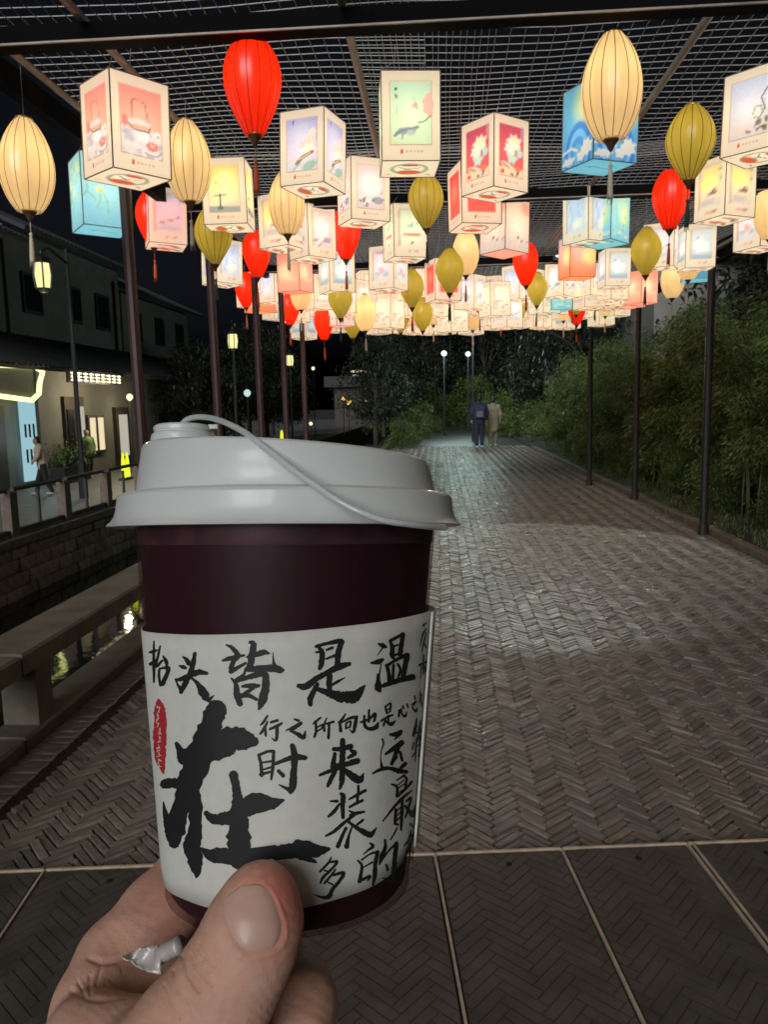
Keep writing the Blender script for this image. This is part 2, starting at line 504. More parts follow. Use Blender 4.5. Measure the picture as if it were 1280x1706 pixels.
# far bank: retaining wall of blocks, coping, street
ZS = -0.93
XB = -8.4
fb = empty('retaining_wall', (XB, 18, ZS))
tag(fb, 'tall retaining wall of squared stone blocks across the canal', 'wall')
MB().box((-0.33, 20, -0.80), (0.5, 90, 1.56)).build('backing', M['stone'], fb)
blk = []
for k in range(6):
    me = MB().cbox((0, 0, 0), (0.27, 0.60, 0.14), 0.02).mesh('block', M['stoneblk'])
    # face looks along +x: rebuild with chamfer on that side
    bm = bmesh.new(); bmesh.ops.create_cube(bm, size=1.0)
    bmesh.ops.scale(bm, vec=(0.12, 0.585, 0.27), verts=bm.verts)
    bmesh.ops.bevel(bm, geom=[e for e in bm.edges], offset=0.018, segments=1, affect='EDGES')
    for v in bm.verts: v.co += Vector((rng.gauss(0, .006), rng.gauss(0, .006), rng.gauss(0, .006)))
    me = bpy.data.meshes.new('block'); bm.to_mesh(me); bm.free(); me.materials.append(M['stoneblk'])
    t = 0.55 + 0.9 * rng.random(); set_tone(me, [t] * len(me.polygons)); blk.append(me)
for r_ in range(4):
    yy = -6.5 + (0.3 if r_ % 2 else 0)
    while yy < 14:
        o = link('block', blk[rng.randrange(6)], fb, (-0.03 + rng.gauss(0, .012), yy, -0.34 - r_ * 0.285))
        yy += 0.60
for q in range(26):
    MB().cbox((0, -7 + q * 1.02, -0.10), (0.42, 1.0, 0.16), 0.015).build('coping', M['stone'], fb)
street = struct(MB().prism([(-60, -8), (XB - 0.2, -8), (XB - 0.2, 130), (-60, 130)], -2.8, ZS).build('street', M['far_street']))

# railing on the far bank
ra = empty('railing', (XB - 0.05, 16, ZS))
tag(ra, 'dark railing with square stone posts along the far bank of the canal', 'railing')
for i, yy in enumerate(np.arange(-6, 22, 2.2)):
    MB().cbox((0, yy, 0.42), (0.20, 0.26, 0.90), 0.02).build('post', M['granite'], ra)
    MB().tube([(0, yy + .13, 0.90), (0, yy + 2.07, 0.90)], 0.045, 8).build('top_rail', M['rail'], ra)
    MB().box((0, yy + 1.1, 0.06), (0.10, 1.9, 0.10)).build('bottom_rail', M['rail'], ra)
    MB().box((0, yy + 1.1, 0.45), (0.05, 0.06, 0.70)).build('baluster', M['rail'], ra)

# ================================================================== PERGOLA
ZR = 3.32
def net_z(x, y):
    return ZR - 0.05 * math.sin((y - 0.55) % 3.1 / 3.1 * math.pi) * (0.6 + 0.4 * math.sin(x * 1.3)) + 0.012 * math.sin(x * 3.1 + y * 2.3)
NX0, NX1, NY0, NY1 = -2.15, 3.35, -6.0, 13.9
perg = empty('pergola', (0.5, 3.7, 0))
tag(perg, 'long steel pergola roofed with wire mesh over the brick path', 'pergola')
px0, py0 = -0.5, -3.7
def wires(name, xs, ys, rad, dz=0.0, x0=NX0, x1=NX1, y0=NY0, y1=NY1, tw=0.0):
    mb = MB()
    for x in xs:
        pts = []
        yy = y0
        while yy < y1 + 0.01:
            xx = x + tw * (yy - y0) + 0.006 * math.sin(yy * 2.2 + x * 5)
            pts.append((xx + px0, yy + py0, net_z(xx, yy) + dz)); yy += 0.387
        mb.tube(pts, rad, 4, False)
    for yv in ys:
        pts = []
        xx = x0
        while xx < x1 + 0.01:
            yy = yv + 0.010 * math.sin(xx * 1.7 + yv * 3) - tw * (xx - x0)
            pts.append((xx + px0, yy + py0, net_z(xx, yy) + dz + 0.003)); xx += 0.392
        mb.tube(pts, rad, 4, False)
    o = mb.build(name, M['wire'], perg); o['kind'] = 'stuff'
    return o
wires('wire_mesh', np.arange(NX0, NX1, 0.072), np.arange(NY0, 6.2, 0.078), 0.0023, y1=6.3)
wires('wire_mesh', np.arange(NX0, NX1, 0.072), np.arange(5.9, NY1, 0.085), 0.0023, dz=0.02, y0=5.9)
wires('wire_mesh', np.arange(-0.42, 0.26, 0.072), np.arange(1.0, 6.0, 0.078), 0.0021, dz=0.012, x0=-0.45, x1=0.25, y0=1.0, y1=6.0, tw=0.012)
for yb_ in (-5.6, -2.5, 0.6, 3.72, 6.82, 9.9, 13.0):
    MB().box((0.6 + px0, yb_ + py0, ZR - 0.112), (5.7, 0.09, 0.085)).build('cross_beam', M['beam'], perg)
    MB().box((0.6 + px0, yb_ - 0.052 + py0, ZR - 0.152), (5.7, 0.010, 0.008)).build('lit_beam_edge', M['pipe'], perg)  # pale strip stands in for light along the beam's lower edge
for xp in (-2.12, -1.62, -0.42, 1.28, 2.35, 3.33):
    MB().tube([(xp + px0, NY0 + py0, ZR - 0.045), (xp + px0, NY1 + py0, ZR - 0.045)], 0.021, 8).build('pipe', M['pipe'], perg)
MB().box((-2.2 + px0, 4 + py0, ZR - 0.13), (0.07, 20, 0.12)).build('side_beam', M['beam'], perg)
MB().box((3.40 + px0, 4 + py0, ZR - 0.13), (0.07, 20, 0.12)).build('side_beam', M['beam'], perg)
# posts: left row along the bench, right row on the kerb
for (pxl, D) in ((236, 4.9), (365, 6.7), (436, 8.3), (478, 9.7), (510, 11.3)):
    p = aty(pxl, 700, D)
    lean = 0.02
    mb = MB().tube([(p.x + px0, D + py0, 0.44 if abs(p.x + 1.97) < .14 else 0.0), (p.x - lean + px0, D + py0, ZR - 0.07)], 0.036, 10)
    mb.build('post', M['post'], perg)
for (pxr, pyr) in ((1172, 888), (1058, 831), (982, 808)):
    p = atz(pxr, pyr, 0.0)
    MB().tube([(p.x + px0, p.y + py0, -0.02), (p.x + px0, p.y + py0, 0.10), (p.x + px0, p.y + py0, 0.12), (p.x - 0.02 + px0, p.y + py0, ZR - 0.07)], [0.060, 0.056, 0.044, 0.040], 10).build('post', M['postd'], perg)
for (x, y) in ((-1.95, 1.7), (-1.95, -1.5), (3.1, 5.6), (3.1, 2.4), (3.1, -0.8)):
    MB().tube([(x + px0, y + py0, 0.44 if x < 0 else 0.0), (x + px0, y + py0, ZR - 0.07)], 0.042, 10).build('post', M['postd'], perg)

# dry leaves blown over the paving
mb = MB(); rl_ = random.Random(31)
for _ in range(110):
    x = rl_.uniform(XL + .2, XR); y = rl_.uniform(2.6, 14)
    a = rl_.uniform(0, 6.28); l = rl_.uniform(.012, .03); w_ = l * .45; z = rl_.uniform(.004, .010)
    ca, sa = math.cos(a), math.sin(a)
    mb.quad((x - ca * l, y - sa * l, z), (x + sa * w_, y - ca * w_, z + .004), (x + ca * l, y + sa * l, z + rl_.uniform(0, .008)), (x - sa * w_, y + ca * w_, z + .002))
tag(mb.build('fallen_leaves', mat('dry_leaf', (.30, .24, .13), rough=.7)), 'small dry fallen leaves scattered over the brick path', 'leaves', kind='stuff')

# small white flood lamp fixed under the pergola, aimed down the path towards the viewer
fl_p = aty(931, 430, 9.72)
flo = empty('flood_lamp', (fl_p.x, fl_p.y, fl_p.z)); tag(flo, 'small cool white flood lamp fixed under the pergola beam beside the orange box lantern', 'lamp')
MB().cbox((0, .03, .03), (.12, .07, .09), .01).build('housing', M['lamp_metal'], flo)
MB().lathe([(.012, -.012), (.032, -.006), (.036, .004)], 12, (0, -.015, .02)).build('lens', glow('flood_lens', (.85, 1, .98), 3.0), flo)
MB().tube([(0, .03, .07), (0, .06, ZR - fl_p.z - .10)], .01, 6).build('bracket', M['lamp_metal'], flo)
fd = bpy.data.lights.new('flood_beam', 'SPOT'); fd.energy = 230; fd.color = (.86, 1.0, .96); fd.spot_size = R(58); fd.spot_blend = .12; fd.shadow_soft_size = .05
fo_ = bpy.data.objects.new('flood_beam', fd); COL.objects.link(fo_); fo_.parent = flo; fo_.location = (0, -.05, .0)
fo_.rotation_euler = Vector((-.42, -1.75, -3.1)).to_track_quat('-Z', 'Y').to_euler()
# ================================================================== LANTERNS
GW, GH = 44, 64
class Art:
    """flat print for a lantern panel, painted on a fine grid (u right, v up)"""
    def __init__(self, w, h, base):
        self.w, self.h = w, h
        self.a = np.ones((h, w, 3)) * np.array(base, float)
        self.U, self.V = np.meshgrid((np.arange(w)) / (w - 1), (np.arange(h)) / (h - 1))
    def put(self, msk, c, op=1.0):
        m = (np.clip(msk, 0, 1) * op)[..., None]
        self.a = self.a * (1 - m) + np.array(c, float) * m
    def rect(self, u0, u1, v0, v1, c, op=1.0, soft=0.012):
        d = np.minimum(np.minimum(self.U - u0, u1 - self.U), (np.minimum(self.V - v0, v1 - self.V)) * self.h / self.w)
        self.put(d / soft + .5, c, op)
    def vgrad(self, u0, u1, v0, v1, c0, c1, soft=0.012):
        d = np.minimum(np.minimum(self.U - u0, u1 - self.U), (np.minimum(self.V - v0, v1 - self.V)) * self.h / self.w)
        m = np.clip(d / soft + .5, 0, 1)[..., None]
        t = np.clip((self.V - v0) / (v1 - v0), 0, 1)[..., None]
        self.a = self.a * (1 - m) + (np.array(c0, float) * (1 - t) + np.array(c1, float) * t) * m
    def ell(self, u, v, ru, rv, c, op=1.0, rot=0.0, soft=0.25, wob=0.0, seed=0):
        du, dv = self.U - u, (self.V - v) * self.h / self.w
        rv = rv * self.h / self.w
        x = du * math.cos(rot) + dv * math.sin(rot); y = -du * math.sin(rot) + dv * math.cos(rot)
        r = np.sqrt((x / ru) ** 2 + (y / rv) ** 2)
        if wob: r = r * (1 + wob * np.sin(np.arctan2(y, x) * (5 + seed % 4) + seed))
        self.put((1 - r) / soft + .5, c, op)
    def line(self, pts, wd, c, op=1.0):
        asp = self.h / self.w
        dm = np.full(self.U.shape, 9.0)
        for (a, b) in zip(pts[:-1], pts[1:]):
            ax, ay, bx, by = a[0], a[1] * asp, b[0], b[1] * asp
            px, py = self.U - ax, self.V * asp - ay
            l2 = (bx - ax) ** 2 + (by - ay) ** 2 + 1e-9
            t = np.clip((px * (bx - ax) + py * (by - ay)) / l2, 0, 1)
            dm = np.minimum(dm, np.hypot(px - t * (bx - ax), py - t * (by - ay)))
        self.put((wd / 2 - dm) / 0.014 + .5, c, op)
    def speck(self, n, c, u0, u1, v0, v1, s, op, seed):
        r = random.Random(seed)
        for _ in range(n):
            self.ell(r.uniform(u0, u1), r.uniform(v0, v1), s * r.uniform(.5, 1.6), s * .7 * r.uniform(.4, 1.4), c, op, r.uniform(-.6, .6), .6)
    def seal(self, u=0.34):
        self.rect(u - .025, u + .025, .075, .125, (190, 60, 50), .8)
        for k in range(5):
            self.rect(u + .07 + k * .065, u + .105 + k * .065, .088, .110, (150, 110, 100), .55)

CREAM = (232, 216, 192)
def framed(top, bot, u0=.15, u1=.85, v0=.18, v1=.88):
    A = Art(GW, GH, CREAM)
    A.rect(u0 - .012, u1 + .012, v0 - .008, v1 + .008, (150, 135, 118), .75)
    A.vgrad(u0, u1, v0, v1, bot, top)
    A.seal()
    return A

def design(name):
    if name == 'pink':
        A = framed((240, 150, 136), (250, 186, 162))
        A.rect(.15, .85, .18, .46, (214, 208, 206)); A.speck(16, (170, 170, 182), .2, .8, .2, .44, .05, .5, 3); A.speck(12, (240, 236, 230), .2, .8, .2, .46, .05, .7, 5)
        A.ell(.46, .52, .20, .045, (200, 190, 188)); A.ell(.48, .47, .19, .03, (205, 160, 140)); A.line([(.28, .50), (.36, .45), (.62, .44), (.66, .50)], .02, (110, 95, 95))
        A.line([(.34, .56), (.35, .74), (.38, .76), (.55, .75), (.58, .72), (.62, .55)], .014, (110, 80, 80)); A.ell(.22, .52, .05, .06, (235, 130, 125))
        A.ell(.68, .30, .10, .05, (236, 120, 118), wob=.12, seed=2); A.ell(.68, .31, .05, .025, (250, 170, 160)); A.line([(.55, .22), (.7, .20), (.80, .22), (.84, .26)], .03, (150, 150, 160), .8); A.ell(.8, .42, .015, .012, (200, 50, 50))
    elif name == 'purple':
        A = framed((176, 176, 214), (220, 214, 216))
        A.ell(.5, .7, .3, .12, (205, 205, 225), .5, soft=.8)
        A.ell(.70, .58, .10, .09, (250, 200, 184), wob=.15, seed=1); A.ell(.58, .52, .12, .06, (252, 190, 172), wob=.2, seed=3); A.ell(.66, .46, .14, .07, (248, 226, 200), .9, wob=.2, seed=5); A.ell(.76, .68, .06, .06, (246, 214, 196), .8)
        A.ell(.68, .24, .18, .06, (150, 184, 172), .9, rot=.3, soft=.5); A.line([(.30, .20), (.45, .27)], .05, (150, 176, 170), .7)
        A.line([(.38, .28), (.52, .36), (.74, .42)], .07, (140, 118, 92)); A.line([(.44, .33), (.70, .41)], .02, (215, 190, 160)); A.line([(.30, .82), (.30, .86)], .03, (80, 80, 110))
    elif name == 'green':
        A = framed((194, 222, 196), (206, 226, 188))
        A.ell(.80, .62, .10, .13, (226, 176, 166), .95, soft=.15, wob=.1, seed=4); A.line([(.62, .42), (.74, .44), (.84, .50)], .02, (110, 110, 90)); A.ell(.57, .62, .05, .03, (228, 150, 140), .8, wob=.3, seed=2); A.line([(.56, .70), (.58, .63), (.62, .56)], .016, (120, 140, 110), .7)
        A.ell(.40, .33, .17, .04, (150, 160, 164), rot=.1, wob=.12, seed=6); A.line([(.22, .28), (.34, .34), (.62, .37)], .05, (128, 140, 150)); A.line([(.36, .30), (.34, .24)], .022, (130, 140, 146)); A.ell(.50, .31, .08, .03, (176, 184, 180))
        A.ell(.24, .80, .025, .022, (90, 110, 100)); A.ell(.25, .72, .02, .03, (100, 120, 108), .9, rot=.5); A.line([(.25, .62), (.26, .50)], .012, (150, 170, 140), .7)
    elif name == 'magenta':
        A = framed((198, 84, 104), (214, 100, 100))
        A.ell(.58, .66, .20, .10, (246, 214, 186), wob=.16, seed=2); A.ell(.46, .56, .16, .08, (244, 208, 196), wob=.18, seed=3); A.ell(.62, .60, .09, .05, (250, 236, 196)); A.ell(.74, .52, .10, .06, (170, 196, 198), soft=.5); A.ell(.52, .43, .14, .07, (168, 200, 190), soft=.5, wob=.2, seed=4); A.line([(.66, .5), (.62, .58)], .03, (100, 130, 130))
        A.rect(.15, .85, .18, .30, (232, 206, 176)); A.ell(.40, .31, .22, .045, (238, 200, 170), rot=-.3); A.ell(.34, .32, .14, .02, (176, 150, 130), rot=-.35); A.ell(.70, .30, .09, .04, (232, 120, 104), wob=.2, seed=7); A.ell(.24, .23, .05, .03, (220, 80, 80), wob=.2, seed=1); A.speck(5, (90, 80, 70), .5, .84, .18, .26, .03, .7, 9); A.ell(.82, .8, .06, .1, (190, 180, 190), .6, soft=.8)
    elif name == 'yellow':
        A = framed((244, 214, 120), (236, 220, 196))
        A.rect(.15, .85, .18, .27, (156, 164, 164)); A.ell(.7, .30, .2, .04, (232, 200, 180), .8, soft=.6); A.line([(.40, .22), (.40, .45)], .04, (96, 96, 92)); A.line([(.27, .43), (.54, .44)], .022, (80, 80, 78)); A.line([(.36, .24), (.44, .24)], .06, (110, 112, 110)); A.ell(.44, .58, .04, .025, (226, 140, 130)); A.ell(.34, .63, .03, .012, (120, 120, 120), rot=.5); A.ell(.55, .68, .22, .16, (255, 236, 170), .7, soft=.9)
    elif name == 'boat':
        A = framed((246, 214, 140), (206, 200, 190))
        A.ell(.42, .62, .25, .12, (255, 224, 130), .8, soft=.8); A.line([(.70, .80), (.80, .74), (.84, .62)], .03, (120, 150, 140), .8); A.ell(.78, .80, .07, .03, (130, 156, 146), .8, wob=.3, seed=2)
        A.line([(.40, .38), (.54, .42), (.70, .40)], .06, (120, 92, 96)); A.line([(.50, .43), (.66, .47)], .04, (140, 104, 100)); A.line([(.24, .40), (.28, .48)], .03, (150, 150, 140)); A.ell(.45, .28, .26, .05, (176, 172, 176), .7, soft=.7); A.seal(.4)
    elif name == 'lilac':
        A = framed((228, 206, 204), (216, 200, 202))
        A.ell(.5, .6, .25, .16, (246, 226, 218), .7, soft=.9); A.ell(.70, .32, .14, .06, (150, 156, 164), wob=.15, seed=3); A.speck(10, (120, 118, 126), .2, .6, .22, .34, .035, .7, 4); A.speck(8, (240, 228, 220), .2, .6, .24, .36, .03, .8, 8); A.line([(.78, .50), (.79, .42)], .012, (110, 80, 80))
    elif name == 'red':
        A = framed((236, 92, 84), (240, 104, 92)); A.line([(.30, .30), (.48, .34), (.70, .36)], .03, (190, 70, 70), .8); A.ell(.5, .6, .25, .15, (250, 130, 110), .6, soft=.9)
    elif name == 'redgreen':
        A = framed((206, 222, 190), (220, 222, 200))
        A.ell(.60, .42, .20, .035, (236, 110, 90), wob=.1, seed=3); A.line([(.26, .40), (.44, .43), (.80, .44)], .03, (236, 130, 104)); A.ell(.50, .55, .10, .02, (150, 160, 170), .8); A.speck(7, (110, 150, 140), .4, .84, .56, .84, .05, .6, 2); A.line([(.5, .34), (.54, .24)], .02, (120, 110, 90))
    elif name == 'bluewave':
        A = Art(GW, GH, (120, 176, 206)); A.vgrad(0, 1, 0, 1, (96, 160, 200), (112, 176, 206)); A.ell(.8, .75, .4, .25, (236, 214, 130), .8, soft=.9)
        for k in range(4): A.ell(.52, .12, .42 - k * .09, .42 - k * .09, ((70, 120, 190), (120, 180, 214), (84, 140, 200), (110, 170, 206))[k], .9, soft=.08)
        A.ell(.80, .18, .16, .10, (228, 214, 200), wob=.16, seed=2); A.ell(.62, .10, .13, .06, (226, 212, 200), wob=.2, seed=4); A.ell(.22, .08, .2, .05, (214, 206, 200), wob=.2, seed=3); A.line([(0, .20), (.3, .24), (.5, .18)], .05, (222, 214, 204), .9)
    elif name == 'bluesky':
        A = Art(GW, GH, (120, 180, 205)); A.vgrad(0, 1, 0, 1, (104, 160, 180), (112, 174, 204)); A.ell(.5, .55, .35, .25, (150, 204, 206), .7, soft=.9); A.line([(.1, .06), (.4, .14), (.9, .26)], .07, (222, 206, 196)); A.ell(.75, .28, .16, .04, (226, 214, 206), rot=.4, wob=.2, seed=4); A.line([(.2, .13), (.5, .19)], .05, (140, 170, 140)); A.ell(.6, .22, .05, .02, (214, 120, 110))
    elif name == 'botan':
        A = Art(GW, GH, (160, 208, 216)); A.vgrad(0, 1, 0, 1, (150, 200, 212), (176, 216, 216))
        for (u, v, s) in ((.14, .66, 1), (.36, .50, .8), (.72, .82, 1.1), (.20, .85, .7), (.50, .74, .5)): A.ell(u, v, .10 * s, .06 * s, (236, 226, 150), wob=.2, seed=int(u * 10)); A.ell(u, v, .03, .02, (220, 190, 90))
        for (a, b) in (((.40, .50), (.52, .20)), ((.36, .48), (.28, .24)), ((.1, .55), (.02, .40)), ((.5, .60), (.40, .72)), ((.66, .75), (.60, .62)), ((.85, .72), (.97, .64)), ((.2, .9), (.4, .97)), ((.1, .45), (.26, .34))): A.line([a, ((a[0] + b[0]) / 2 + .04, (a[1] + b[1]) / 2), b], .035, (150, 186, 150), .85)
    elif name == 'cyan':
        A = Art(GW, GH, (150, 206, 212)); A.vgrad(0, 1, 0, 1, (136, 196, 208), (190, 220, 196)); A.ell(.7, .5, .2, .2, (232, 226, 150), .7, soft=.8); A.line([(.6, .2), (.8, .5)], .03, (140, 180, 150)); A.line([(.1, .1), (.5, .14), (.95, .08)], .05, (230, 220, 210), .8)
    elif name == 'peach':
        A = Art(GW, GH, (236, 208, 184)); A.vgrad(0, 1, 0, 1, (214, 206, 198), (242, 206, 180)); A.ell(.85, .85, .2, .12, (240, 150, 120), .6, soft=.8); A.line([(.5, .36), (.54, .22)], .02, (90, 60, 60)); A.speck(4, (90, 90, 90), .6, .9, .1, .3, .02, .7, 3)
    elif name == 'coral':
        A = Art(GW, GH, (244, 176, 150)); A.vgrad(0, 1, 0, 1, (246, 184, 158), (242, 160, 140)); A.ell(.3, .5, .3, .2, (252, 214, 180), .7, soft=.8); A.ell(.7, .3, .16, .05, (250, 206, 160), .8, wob=.2, seed=2)
    elif name == 'orange':
        A = Art(GW, GH, (240, 160, 110)); A.vgrad(0, 1, 0, 1, (240, 150, 104), (206, 190, 206)); A.ell(.35, .75, .14, .1, (244, 180, 120), wob=.2, seed=2); A.ell(.8, .5, .3, .2, (250, 220, 140), .8, soft=.8)
    elif name == 'bluewhite':
        A = framed((186, 196, 222), (204, 208, 222)); A.line([(.2, .8), (.4, .5), (.3, .3)], .05, (160, 170, 206), .6); A.line([(.7, .85), (.55, .6), (.75, .4)], .04, (166, 176, 210), .6); A.ell(.55, .33, .2, .075, (236, 224, 204), rot=.5, wob=.1, seed=3); A.line([(.38, .26), (.66, .40)], .015, (150, 140, 130), .8)
    elif name == 'greyblue':
        A = framed((206, 214, 216), (190, 200, 210)); A.rect(.15, .85, .18, .30, (150, 170, 188), .7); A.ell(.5, .45, .2, .1, (226, 230, 222), .8, soft=.6, wob=.2, seed=2); A.line([(.3, .66), (.5, .72), (.7, .62)], .03, (150, 160, 160), .7)
    elif name == 'plum':
        A = framed((196, 204, 226), (214, 204, 200)); A.line([(.85, .75), (.72, .62), (.80, .48), (.70, .36), (.62, .28)], .025, (110, 96, 84)); A.ell(.66, .44, .11, .09, (206, 206, 196), .9); A.line([(.58, .44), (.62, .52), (.72, .52), (.76, .44), (.70, .38), (.6, .40)], .014, (110, 100, 90)); A.speck(7, (110, 92, 84), .45, .84, .24, .36, .04, .8, 5); A.ell(.4, .3, .2, .05, (226, 200, 190), .8, soft=.6)
    elif name == 'snow':
        A = framed((206, 206, 224), (216, 208, 204)); A.line([(.25, .34), (.5, .40), (.8, .46)], .05, (150, 146, 148), .8); A.ell(.5, .26, .3, .05, (176, 190, 190), .8, soft=.6); A.ell(.6, .68, .2, .1, (246, 226, 224), .6, soft=.9)
    elif name == 'lotus':
        A = framed((224, 206, 214), (206, 206, 212)); A.ell(.5, .42, .12, .05, (232, 156, 160), wob=.25, seed=4); A.ell(.35, .34, .16, .04, (160, 174, 180), .8, soft=.5); A.ell(.68, .33, .14, .04, (150, 166, 176), .8, soft=.5); A.line([(.3, .84), (.7, .84)], .05, (130, 120, 130), .5)
    elif name == 'moon':
        A = framed((226, 220, 206), (232, 224, 206)); A.ell(.5, .55, .2, .14, (250, 226, 130), .9, soft=.3); A.rect(.15, .85, .18, .28, (176, 176, 184), .7)
    else:  # plain cream
        A = framed((232, 216, 196), (226, 208, 190)); A.line([(.3, .4), (.7, .44)], .05, (170, 150, 136), .8); A.speck(6, (140, 130, 126), .2, .8, .22, .4, .05, .6, 3)
    # paper fibre
    A.a *= (1 + nrng.normal(0, 0.012, A.a.shape[:2]))[..., None]
    return np.clip(A.a, 0, 255)

def bottom_art(tint=None):
    A = Art(30, 30, tint or CREAM)
    if tint is None:
        A.ell(.5, .5, .33, .33, (84, 120, 104)); A.ell(.5, .5, .29, .29, (226, 210, 186)); A.ell(.5, .70, .22, .12, (196, 92, 62), soft=.3); A.ell(.5, .28, .16, .06, (190, 80, 60))
        A.ell(.36, .46, .14, .10, (236, 224, 206), soft=.15); A.ell(.60, .44, .15, .11, (232, 220, 200), soft=.15); A.line([(.3, .4), (.46, .5), (.7, .42)], .03, (90, 110, 96)); A.ell(.46, .54, .06, .05, (150, 190, 150)); A.line([(.82, .82), (.90, .86)], .03, (120, 100, 90)); A.line([(.1, .86), (.18, .8)], .02, (120, 100, 90))
    else:
        A.line([(.2, .5), (.4, .46), (.8, .54)], .03, tuple(x * .6 for x in tint), .8)
        A.line([(.3, .55), (.34, .42)], .02, tuple(x * .55 for x in tint), .8)
    return np.clip(A.a, 0, 255)

def srgb2lin(a):
    a = a / 255.0
    return np.where(a <= 0.04045, a / 12.92, ((a + 0.055) / 1.055) ** 2.4)

def art_mesh(name, art, wx, hz, m):
    """grid in the xz plane facing -y, origin at its centre, colour per vertex"""
    h, w, _ = art.shape
    xs = np.linspace(-wx / 2, wx / 2, w); zs = np.linspace(-hz / 2, hz / 2, h)
    X, Z = np.meshgrid(xs, zs)
    v = np.stack([X.ravel(), np.zeros(X.size), Z.ravel()], 1)
    idx = np.arange(w * h).reshape(h, w)
    f = np.stack([idx[:-1, :-1].ravel(), idx[:-1, 1:].ravel(), idx[1:, 1:].ravel(), idx[1:, :-1].ravel()], 1)
    me = bpy.data.meshes.new(name); me.from_pydata(v.tolist(), [], f.tolist())
    at = me.attributes.new('Col', 'FLOAT_COLOR', 'POINT')
    c = np.ones((w * h, 4), np.float32); c[:, :3] = srgb2lin(art).reshape(-1, 3)
    at.data.foreach_set('color', c.ravel())
    me.materials.append(m); me.update()
    return me

SW, SH = 0.30, 0.43                      # box lantern: width and height
EM_BOX, EM_EGG = 0.54, 0.60
M['print'] = shade_mat('printed_lantern_film', attr=True, emit=EM_BOX, sampled=False)
M['print_low'] = shade_mat('printed_lantern_film_underside', attr=True, emit=EM_BOX * .92, sampled=False)
arts, panels, bottoms = {}, {}, {}
FULL = {'bluewave': (118, 184, 200), 'bluesky': (118, 184, 200), 'botan': (132, 190, 204), 'cyan': (130, 190, 200), 'coral': (240, 150, 130), 'peach': (240, 160, 140), 'orange': (240, 160, 110)}
def panel(dn, far):
    k = (dn, far)
    if k not in panels:
        if dn not in arts: arts[dn] = design(dn)
        a = arts[dn]
        if far: a = np.stack([np.stack([a[int(j * (GH - 1) / 19), int(i * (GW - 1) / 13)] for i in range(14)]) for j in range(20)])
        panels[k] = art_mesh('panel_print', a, SW - 0.006, SH - 0.006, M['print'])
    return panels[k]
def bottom(dn, far):
    t = FULL.get(dn)
    k = (t, far)
    if k not in bottoms:
        a = bottom_art(t)
        if far: a = a[::4, ::4]
        bottoms[k] = art_mesh('bottom_print', a, SW - 0.006, SW - 0.006, M['print_low'])
    return bottoms[k]

fm = MB()
for (sx, sy) in ((-1, -1), (1, -1), (1, 1), (-1, 1)):
    fm.box((sx * SW / 2, sy * SW / 2, 0), (0.0052, 0.0052, SH))
for z in (-SH / 2, SH / 2):
    for s in (-1, 1):
        fm.box((0, s * SW / 2, z), (SW - 0.008, 0.0045, 0.0045)); fm.box((s * SW / 2, 0, z), (0.0045, SW - 0.008, 0.0045))
FRAME_ME = fm.mesh('frame', M['frame'])
point_cache = {}
def bulb(parent, power, loc, color=(1, .86, .62)):
    k = (power, color)
    if k not in point_cache:
        d = bpy.data.lights.new('bulb', 'POINT'); d.energy = power; d.color = color; d.shadow_soft_size = 0.035
        point_cache[k] = d
    o = bpy.data.objects.new('bulb', point_cache[k]); COL.objects.link(o); o.parent = parent; o.location = loc
    return o

def vsolve(px, yt, yb, H):
    """a vertical edge of height H seen at px between rows yt and yb: its foot and top"""
    a, b = ray(px, yt), ray(px, yb)
    ha, hb = math.hypot(a.x, a.y), math.hypot(b.x, b.y)
    D = H / (a.z / ha - b.z / hb)
    d = Vector((a.x / ha, a.y / ha, 0))
    return Vector((d.x * D, d.y * D, 0)), EYE.z + D * a.z / ha, D, d

GB, GE = 'box lanterns hanging under the pergola', 'egg shaped silk lanterns hanging under the pergola'
def hang_wires(root, tops, zoff):
    mb = MB()
    for (x, y, z) in tops:
        wx, wy = root.location.x, root.location.y
        topz = min(net_z(wx, wy), ZR) - root.location.z
        mb.tube([(x, y, z), (x * .5, y * .5, (z + topz) / 2), (x * 0.55 + .01, y * .55, topz)], 0.0016, 4)
    return mb.build('hanging_wire', M['hang'], root)

def box_lantern(ex, yt, yb, wl_, wr_, dn, label, dn2=None):
    foot, ztop, D, d = vsolve(ex, yt, yb, SH)
    if D > 12.8: foot *= 12.8 / D; ztop = EYE.z + (ztop - EYE.z) * 12.8 / D; D = 12.8
    if foot.x > 2.75 and D > 7: k_ = 2.75 / foot.x; foot *= k_; ztop = EYE.z + (ztop - EYE.z) * k_; D *= k_
    be = math.atan2(max(wr_, 1), max(wl_, 1))
    right = Vector((d.y, -d.x, 0))
    L = right * -math.cos(be) + d * math.sin(be)
    Rr = right * math.sin(be) + d * math.cos(be)
    c = foot + (L + Rr) * (SW / 2)
    if ztop > ZR - 0.06: ztop = ZR - 0.06
    place_box((c.x, c.y, ztop - SH), math.atan2(Rr.y, Rr.x), dn, label, D, dn2)

